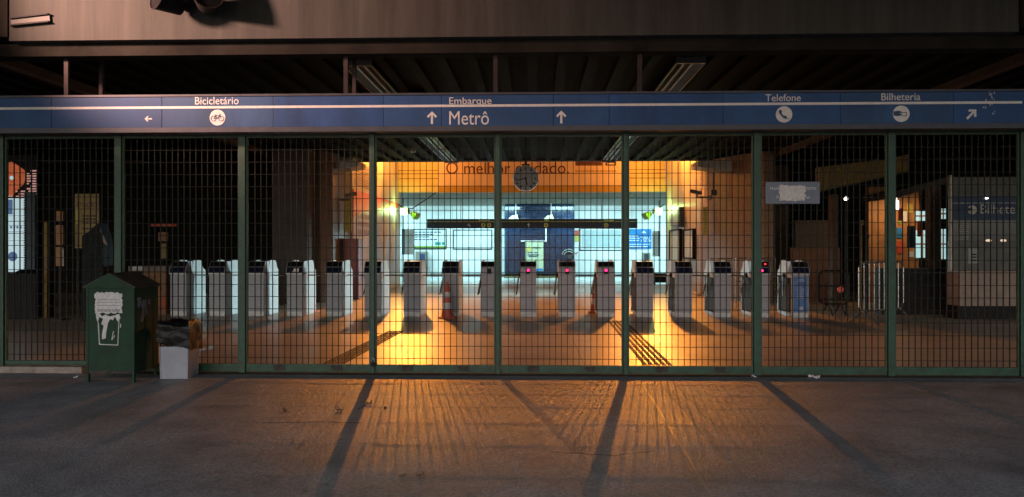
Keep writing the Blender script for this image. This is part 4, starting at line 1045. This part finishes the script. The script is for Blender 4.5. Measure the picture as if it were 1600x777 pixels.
# ---------------------------------------------------------------- left zone
LYZ = 18.0
q0, q1 = P(5, 425, LYZ), P(57, 245, LYZ)
t = thing('light_box', 'glowing advertising light box at the far left, orange above and white below', 'light box', ((q0.x + q1.x) / 2, LYZ, q0.z))
mb = MB(); mb.box(q0.x - .3, q1.x + .02, LYZ + .01, LYZ + .25, .0, q1.z + .05); mb.build('case', M['darkbox'], t)
zz = PZ(310, LYZ); X = lambda x: PX(x, LYZ); Z = lambda y: PZ(y, LYZ, 40)
mb = MB(); mb.box(X(12), X(39.5), LYZ - .004, LYZ + .009, Z(425), Z(310)); lo = mb.build('lower_sheet', M['lbwhite'], t)
mb = MB(); mb.flat([(X(14), Z(306)), (X(14), Z(254)), (X(18), Z(253)), (X(27), Z(258)), (X(38), Z(266)), (X(40.5), Z(276)), (X(37), Z(288)), (X(27), Z(297)), (X(20), Z(306))], LYZ - .008, .016); mb.build('orange_shape', M['lborange'], t)
mb = MB(); mb.flat(disc2(X(18.5), Z(278), .05, 16), LYZ - .012, .004); mb.build('pale_dot', M['lbwhite'], t)
rr = random.Random(6); mb = MB()
for i, y in enumerate(range(266, 310, 4)):
    x = 42 if y < 296 else 13
    while x < 56:
        l = rr.uniform(2, 6)
        if rr.random() < .8: mb.box(X(x), X(min(56.5, x + l)), LYZ - .004, LYZ + .009, Z(y + 2.2), Z(y))
        x += l + .7
mb.build('pink_blocks', M['lbpink'], t)
mb = MB(); mb.box(X(13), X(20), LYZ - .008, LYZ - .0045, Z(335), Z(312)); mb.flat(disc2(X(20), Z(401), .12, 14), LYZ - .008, .003); mb.box(X(14), X(27), LYZ - .009, LYZ - .0085, Z(404), Z(397))
for y in (337, 352, 362, 376): mb.box(X(14), X(38), LYZ - .007, LYZ - .0045, Z(y + .6), Z(y))
for k_ in range(4): mb.box(X(16 + k_ * 5), X(19 + k_ * 5), LYZ - .007, LYZ - .0045, Z(357), Z(353.5))
mb.build('blue_print', M['lbblue'], lo)
t = thing('roller_shutter', 'narrow ribbed blue-grey roller shutter beside the glowing light box', 'shutter', P(48, 500, LYZ - .1))
mb = MB(); z = .0; a, b = X(40), X(57)
mb.box(a, b, LYZ - .04, LYZ - .012, 0, Z(300))
while z < Z(300) - .05: mb.box(a + .002, b - .002, LYZ - .075, LYZ - .041, z + .01, z + .05, .006); z += .062
mb.build('slats', M['shutter'], t)
t = thing('planter_box', 'black block standing at the far left below the light box', 'block', P(28, 503, 15.3))
mb = MB(); mb.box(PX(-20, 15.3), PX(56, 15.3), 15.3, 15.9, 0, PZ(428, 15.3), .02); mb.build('body', M['darkbox'], t)
mb = MB(); mb.ball((PX(40, 15.5), 15.6, PZ(428, 15.3)), .22, 14, 8, (1.2, 1, .4)); mb.build('cushion_top', M['black'], t, True)
q0, q1 = P(117, 450, 15.4), P(154, 303, 15.4)
t = thing('warning_banner', 'cream banner on a stand reading ATENÇÃO behind the green container', 'banner', ((q0.x + q1.x) / 2, 15.4, 0))
mb = MB(); mb.box(q0.x, q1.x, 15.4, 15.42, PZ(388, 15.4), q1.z); f = mb.build('sheet', M['banner'], t)
a = P(119.5, 324, 15.4); text_mesh('ATENÇÃO!', a.x, a.z, 15.396, M['print'] if False else M['adbrown'], f, width=PX(152.5, 15.4) - a.x, height=.13)
mb = MB()
for y in (336, 341, 347, 356):
    for x in (129, 134.5, 140, 145.5): a, b = P(x, y + 3, 15.4), P(x + 4.4, y, 15.4); mb.box(a.x, b.x, 15.396, 15.3995, a.z, b.z)
mb.build('printing', M['adbrown'], f)
mb = MB(); a, b = P(118.5, 350, 15.4), P(122, 325, 15.4); mb.box(a.x, b.x, 15.396, 15.3995, a.z, b.z); mb.build('yellow_stripe', M['yel'], f)
for x in (119, 152): X_ = PX(x, 15.4); mb = MB(); mb.cyl((X_, 15.44, 0), (X_, 15.44, q1.z), .02, seg=8); mb.build('stand_pole', M['steel'], t)
t = thing('covered_kiosk', 'dim grey wrapped kiosk leaning in front of the cream banner', 'kiosk', P(140, 500, 14.9))
mb = MB(); mb.prism([(PX(127, 14.9), 14.9, 0), (PX(163, 14.9), 14.9, 0), (PX(161, 14.9), 14.9, PZ(375, 14.9)), (PX(153, 14.9), 14.9, PZ(348, 14.9)), (PX(138, 14.9), 14.9, PZ(362, 14.9)), (PX(128, 14.9), 14.9, PZ(368, 14.9))], (0, .35, 0)); mb.build('body', mat('dim_wrap', (.022, .024, .028), .7, spec=.1, var=.3, scale=6), t)
mb = MB(); mb.prism([(PX(157, 14.9), 14.88, PZ(357, 14.9)), (PX(169, 14.9), 14.88, PZ(384, 14.9)), (PX(163, 14.9), 14.88, PZ(380, 14.9))], (0, .015, 0)); mb.build('torn_flap', M['tan'], t)
t = thing('box_stack', 'stack of tan panels on a thin stand at the left, before the banner', 'display stand', P(93, 500, 15.1))
for x0, x1, y0, y1 in ((89, 99, 330, 346), (86, 99, 352, 383), (86, 98, 386, 416)):
    a, b = P(x0, y1, 15.1), P(x1, y0, 15.1); mb = MB(); mb.box(a.x, b.x, 15.08, 15.14, a.z, b.z, .005); mb.build('panel', M['orangebox'], t)
mb = MB(); mb.cyl((PX(93, 15.15), 15.17, 0), (PX(93, 15.15), 15.17, PZ(330, 15.1)), .03, seg=8); mb.box(PX(84, 15.1), PX(102, 15.1), 15.0, 15.34, 0, .03); mb.build('stand', M['steel'], t)
mb = MB(); mb.box(PX(68, 15.5), PX(73, 15.5), 15.5, 15.55, 0, PZ(346, 15.5)); tag(mb.build('yellow_pole', M['mustard']), 'dim yellow flat pole at the left, beside the tan panels', 'pole')
t = thing('totem_sign', 'dim totem sign with thin orange top bar, behind the green container', 'sign', P(254, 490, 17.5))
a, b = P(237, 354, 17.5), P(273, 350, 17.5); mb = MB(); mb.box(a.x, b.x, 17.45, 17.6, a.z, b.z, .005); mb.build('top_bar', M['cone'], t)
a, b = P(247, 377, 17.5), P(261, 363, 17.5); mb = MB(); mb.box(a.x, b.x, 17.5, 17.55, a.z, b.z, .005); mb.build('square_plate', M['orangebox'], t)
a, b = P(250, 404, 17.5), P(260, 381, 17.5); mb = MB(); mb.box(a.x, b.x, 17.5, 17.55, a.z, b.z, .005); mb.build('lower_plate', M['banner'], t)
mb = MB(); X_ = PX(254.5, 17.6); mb.cyl((X_, 17.58, 0), (X_, 17.58, b.z + .6), .025, seg=8); mb.build('pole', M['darkbox'], t)

# ---------------------------------------------------------------- right zone
t = thing('stair_girder', 'mustard yellow inclined girder at upper right, behind the plate sign', 'girder', P(1350, 298, 18.5))
pts = [P(1281, 299, 18.5), P(1420, 268, 18.5), P(1420, 241, 18.5), P(1384, 249, 18.5), P(1281, 261, 18.5)]
mb = MB(); mb.prism([(p.x, 18.5, p.z) for p in pts], (0, .3, 0)); mb.build('web', M['mustard'], t)
mb = MB(); a, b = P(1281, 300.5, 18.5), P(1420, 269.5, 18.5); mb.prism([(a.x, 18.44, a.z), (b.x, 18.44, b.z), (b.x, 18.44, b.z + .03), (a.x, 18.44, a.z + .03)], (0, .4, 0)); mb.build('lower_flange', M['rust'], t)
mb = MB(); mb.box(PX(1301, 19), PX(1310, 19), 19, 19.3, 0, PZ(305, 19)); tag(mb.build('support_post', M['browncol']), 'brown post holding the mustard girder at its lower end', 'post')
t = thing('lamp_pole', 'thin steel pole with a small glowing tip, right of the plate sign', 'pole', (PX(1322, 17), 17, 0))
X_ = PX(1322, 17); zt = PZ(314, 17); mb = MB(); mb.cyl((X_, 17, 0), (X_, 17, zt), .026, seg=10); mb.build('shaft', M['bar'], t, True)
mb = MB(); mb.ball((X_, 17, zt + .03), .045, 10, 8); mb.build('glowing_tip', M['tipglow'], t, True)
mb = MB(); mb.cyl((PX(1355, 17.3), 17.3, 0), (PX(1355, 17.3), 17.3, PZ(370, 17.3)), .025, seg=8); mb.ball((PX(1355, 17.3), 17.3, PZ(370, 17.3)), .05, 10, 8); tag(mb.build('short_pole', M['bar'], None, True), 'shorter steel pole behind the crowd barrier', 'pole')
mb = MB(); a, b = P(1345, 352, 18), P(1350, 344, 18); mb.box(a.x, b.x, 18, 18.03, a.z, b.z); mb.cyl(((a.x + b.x) / 2, 18.05, 0), ((a.x + b.x) / 2, 18.05, b.z), .02, seg=8); tag(mb.build('tag_sign', M['mustard']), 'tiny orange tag on a dark pole behind the crowd barrier', 'sign')
# low back partition (brown)
mb = MB(); mb.box(PX(1243, 21), PX(1300, 21), 21, 21.2, 0, PZ(345, 21)); tag(mb.build('partition', mat('dim_tan_partition', (.10, .075, .058), .7)), 'dim grey-brown partition right of the brown column', 'partition')
mb = MB(); mb.box(PX(1236, 20.4), PX(1312, 20.4), 20.4, 20.5, 0, PZ(388, 20.4)); tag(mb.build('low_wall', mat('orange_brown_wall', (.20, .095, .05), .7)), 'low orange-brown wall behind the rightmost turnstile', 'wall')

# ticket office
t = thing('ticket_office', 'grey ticket office front reading Bilheteria at far right', 'ticket office', (PX(1545, 16.4), 16.4, 0))
xa, xb = PX(1487, 16.4), PX(1700, 16.4)
mb = MB(); mb.box(xa, xb, 16.4, 16.6, PZ(308, 16.4), PZ(279, 16.4)); mb.build('upper_wall', M['officegrey'], t)
mb = MB(); mb.box(xa, xb, 16.4, 16.6, 1.02, PZ(378, 16.4)); f = mb.build('lower_wall', M['officegrey'], t)
mb = MB(); mb.box(xa + .01, xb, 16.44, 16.5, PZ(378, 16.4) + .002, PZ(345, 16.4)); mb.build('window', M['glass'], t)
zs_ = PZ(345, 16.4); mb = MB(); mb.box(xa + .01, xb, 16.38, 16.5, zs_ + .002, PZ(308, 16.4) - .002); sb = mb.build('sign_strip', M['navy'], t)
a = P(1532, 334, 16.38); text_mesh('Bilheteria', a.x, a.z, 16.374, M['conew'], sb, width=72 * 16.4 / F, height=14 * 16.4 / F)
a = P(1519, 328, 16.38); mb = MB(); mb.flat(disc2(a.x, a.z, .10, 22), 16.374, .005); d = mb.build('icon_disc', M['conew'], sb)
mb = MB(); mb.flat([(a.x - .11, a.z + .04), (a.x - .02, a.z + .04), (a.x + .01, a.z), (a.x - .11, a.z - .04)], 16.37, .003); mb.build('ticket_hand_symbol', M['navy'], d)
mb = MB(); zz = PZ(319, 16.4); mb.box(xa + .01, xb, 16.372, 16.379, zz - .012, zz + .012); mb.build('sign_line', M['skirt'], sb)
mb = MB()
for i in range(9): z = PZ(350 + i * 3, 16.4); mb.box(PX(1497, 16.4), PX(1515, 16.4), 16.43, 16.439, z - .008, z + .008)
mb.build('speaking_grille', M['skirt'], t)
for x in (1546, 1569): a = P(x, 376, 16.4); mb = MB(); mb.ball((a.x, 16.43, a.z), .05, 10, 6, (1.4, .3, .6)); mb.build('window_lamp', mat('dim_window_lamp', (.6, .5, .4), .4, emit=(.8, .6, .42), estr=.5), t)
a = P(1544, 309.5, 16.3); mb = MB(); mb.ball((a.x, 16.365, a.z), .03, 10, 6, (1.6, .4, .7)); mb.build('sign_lamp', M['tipglow'], t)
mb = MB(); mb.box(PX(1498, 15.9), xb, 15.9, 16.395, .28, 1.03, .01); mb.build('counter', M['tan'], t)
mb = MB(); mb.box(PX(1498, 15.9), xb, 15.95, 16.395, .0, .279); mb.build('counter_kick', M['darkbox'], t)
mb = MB(); mb.cyl((xa - .02, 16.4, 0), (xa - .02, 16.4, PZ(276, 16.4)), .045, seg=12); mb.build('corner_pole', M['tray'], t, True)
mb = MB(); a, b = P(1513, 412, 16.4), P(1529, 388, 16.4); mb.box(a.x, b.x, 16.392, 16.399, a.z, b.z); n_ = mb.build('paper_notice', M['skirt'], f)
mb = MB()
for y in (398, 402, 407): a, b = P(1517, y, 16.39), P(1526, y, 16.39); line2(mb, (a.x, a.z), (b.x, b.z), .03, 16.389, .002)
mb.build('printing', M['darkbox'], n_)
mb = MB(); mb.box(PX(1376, 17.0), PX(1497, 17.0), 17.0, 17.3, 0, PZ(419, 17.0)); tag(mb.build('low_counter', M['darkbox']), 'black low counter between the crowd barrier and the ticket office', 'counter')
# lit shop behind
t = thing('lit_shop', 'small orange lit shop front with pale windows, left of the ticket office', 'shop', (PX(1440, 19), 19, 0))
xa, xb = PX(1402, 19), PX(1487, 19)
mb = MB(); mb.box(xa, xb, 20.6, 20.75, 0, 3.2); mb.build('wall', M['orangewall'], t)
mb = MB(); mb.prism([(xa - .05, 18.9, PZ(311, 19)), (xb, 18.9, PZ(285, 19)), (xb, 18.9, PZ(277, 19)), (xa - .05, 18.9, PZ(300, 19))], (0, 2.0, 0)); mb.build('roof_edge', M['graycol'], t)
mb = MB(); mb.box(PX(1452, 19), PX(1469, 19), 18.95, 19.2, 0, PZ(292, 19)); mb.build('post', M['browncol'], t)
for x0, x1, y0, y1 in ((1432, 1450, 330, 345), (1432, 1453, 360, 403), (1470, 1480, 326, 342), (1470, 1480, 358, 405)):
    a, b = P(x0, y1, 20.5), P(x1, y0, 20.5); mb = MB(); mb.box(a.x, b.x, 20.56, 20.599, a.z, b.z); fr = mb.build('window', M['window'], t)
    mb = MB(); zc = (a.z + b.z) / 2; mb.box(a.x, b.x, 20.54, 20.559, zc - .02, zc + .02); mb.box((a.x + b.x) / 2 - .02, (a.x + b.x) / 2 + .02, 20.535, 20.5395, a.z, b.z); mb.build('mullion', M['orangewall'], fr)
for x0, x1, y0, y1, m, l in ((1434, 1442, 346, 370, 'redcloth', 'left red cloth hanging in the lit shop'), (1455, 1460, 346, 368, 'redcloth', 'right red cloth hanging by the brown shop post'), (1418, 1430, 353, 388, 'bluecloth', 'dark blue cloth hanging in the lit shop'), (1404, 1412, 325, 345, 'redcloth', 'upper red cloth hanging at the left of the lit shop')):
    a, b = P(x0, y1, 19.6), P(x1, y0, 19.6); mb = MB()
    n_ = 7; pts = [(a.x + (b.x - a.x) * i / n_, 19.6 + .03 * math.sin(i * 2.1), a.z) for i in range(n_ + 1)]; pts += [(p[0], p[1] + .03, p[2]) for p in pts[::-1]]
    mb.prism(pts, (0, 0, b.z - a.z)); mb.cyl(((a.x + b.x) / 2, 19.62, b.z), ((a.x + b.x) / 2, 19.62, PZ(300, 19.6)), .006, seg=5); tag(mb.build('hanging_cloth', M[m]), l, 'cloth', 'clothes hanging in the shop')
for x0, x1, y0, y1, m in ((1403.5, 1411, 356, 372, 'bluead'), (1413, 1419, 330, 346, 'boardw'), (1420, 1428, 318, 332, 'yel'), (1404, 1414, 377, 396, 'redprint'), (1422, 1430, 393, 402, 'boardw'), (1406, 1410, 343, 350, 'limegreen')):
    a, b = P(x0, y1, 20.5), P(x1, y0, 20.5); mb = MB(); mb.box(a.x, b.x, 20.57, 20.599, a.z, b.z); mb.build('poster', M[m], t)
lamp('shop_lamp', 'AREA', ((xa + xb) / 2, 19.8, 2.75), 10, (1, .62, .30), ((xa + xb) / 2, 20.4, 1.2), shape='RECTANGLE', size=1.2, size_y=.3)
q = P(1401, 320, 19.2); mb = MB(); mb.cyl((q.x, 19.2, q.z - .12), (q.x, 19.2, q.z + .1), .05, seg=10); mb.cyl((q.x, 19.2, q.z + .1), (q.x, 19.2, PZ(302, 19.2)), .008, seg=6); tag(mb.build('small_lamp', M['tipglow']), 'small glowing lamp at the left corner of the lit shop', 'lamp')

# steel crowd barriers and rails
def barrier(P0, P1, h, label, n, m, feet=True, zb_=.25):
    a, b = Vector((P0[0], P0[1], 0)), Vector((P1[0], P1[1], 0)); d = (b - a).normalized(); s = Vector((-d.y, d.x, 0))
    t = thing('crowd_barrier', label, 'barrier', (a + b) / 2, 'steel crowd barriers'); up = Vector((0, 0, 1))
    c = .1
    mb = MB(); mb.tube([a + up * (zb_ + c), a + up * (h - c), a + d * c + up * h, b - d * c + up * h, b + up * (h - c), b + up * (zb_ + c), b - d * c + up * zb_, a + d * c + up * zb_, a + up * (zb_ + c)], .021); mb.build('frame', m, t, True)
    mb = MB()
    for i in range(1, n): p = a + (b - a) * i / n; mb.cyl(p + up * zb_, p + up * h, .009, seg=6)
    if n > 1: mb.build('bars', m, t)
    if feet:
        for p in (a + d * .2, b - d * .2): mb = MB(); mb.tube([p - s * .30 + up * .012, p + up * (zb_ + .02), p + s * .30 + up * .012], .017); mb.build('foot', m, t, True)
    return t
barrier((PX(1342, 14.6), 14.6), (PX(1411, 15.8), 15.8), 1.22, 'steel crowd barrier with upright bars at right, before the black counter', 9, M['chrome'])
t = barrier((PX(1279, 16.8), 16.8), (PX(1327, 16.8), 16.8), 1.0, 'dark rounded barrier with a red disc right of the last turnstile', 1, M['brown'])
mb = MB(); q = P(1315, 453, 16.7); mb.cyl((q.x, 16.755, q.z), (q.x, 16.776, q.z), .07, seg=18); mb.build('red_disc', M['redprint'], t)
mb = MB()
for z in (.35, .65): mb.cyl((PX(1279, 16.8), 16.8, z), (PX(1327, 16.8), 16.8, z), .014, seg=8)
mb.build('cross_rail', M['brown'], t)
def rail(pts, label):
    mb = MB(); mb.tube(pts, .022); lo = min(p[2] for p in pts)
    tag(mb.build('handrail', M['chrome'], None, True), label, 'handrail', 'handrails behind the turnstiles')
q = [PX(1110, 18.2), PX(1145, 18.2), PX(1230, 18.8)]
mb = MB(); z = PZ(404, 18.2)
mb.tube([(q[0], 18.2, 0), (q[0], 18.2, z), (q[1], 18.2, z), (q[1], 18.2, 0)], .02); tag(mb.build('handrail', M['chrome'], None, True), 'left bent steel handrail behind the right turnstiles', 'handrail', 'handrails behind the turnstiles')
mb = MB(); a = PX(1150, 18.5); b = PX(1211, 18.5)
mb.tube([(a, 18.5, 0), (a, 18.5, z), (b, 18.5, z), (b, 18.5, 0)], .02); mb.cyl((a, 18.5, z - .58), (b, 18.5, z - .58), .018, seg=8); mb.cyl((a, 18.5, z - .6), (a + .25, 18.5, z - 1.0), .014, seg=8)
tag(mb.build('handrail', M['chrome'], None, True), 'long steel handrail with lower rail behind the right turnstiles', 'handrail', 'handrails behind the turnstiles')
# skirting stones of the side walls
g = MB(); g.box(WL + .002, WL + .10, 22.1, 29.3, 0, .09, .006); struct(g.build('wall_kerb', M['conew']))
g = MB(); g.box(WR - .10, WR - .002, 23.4, 29.2, 0, .09, .006); struct(g.build('wall_kerb', M['conew']))
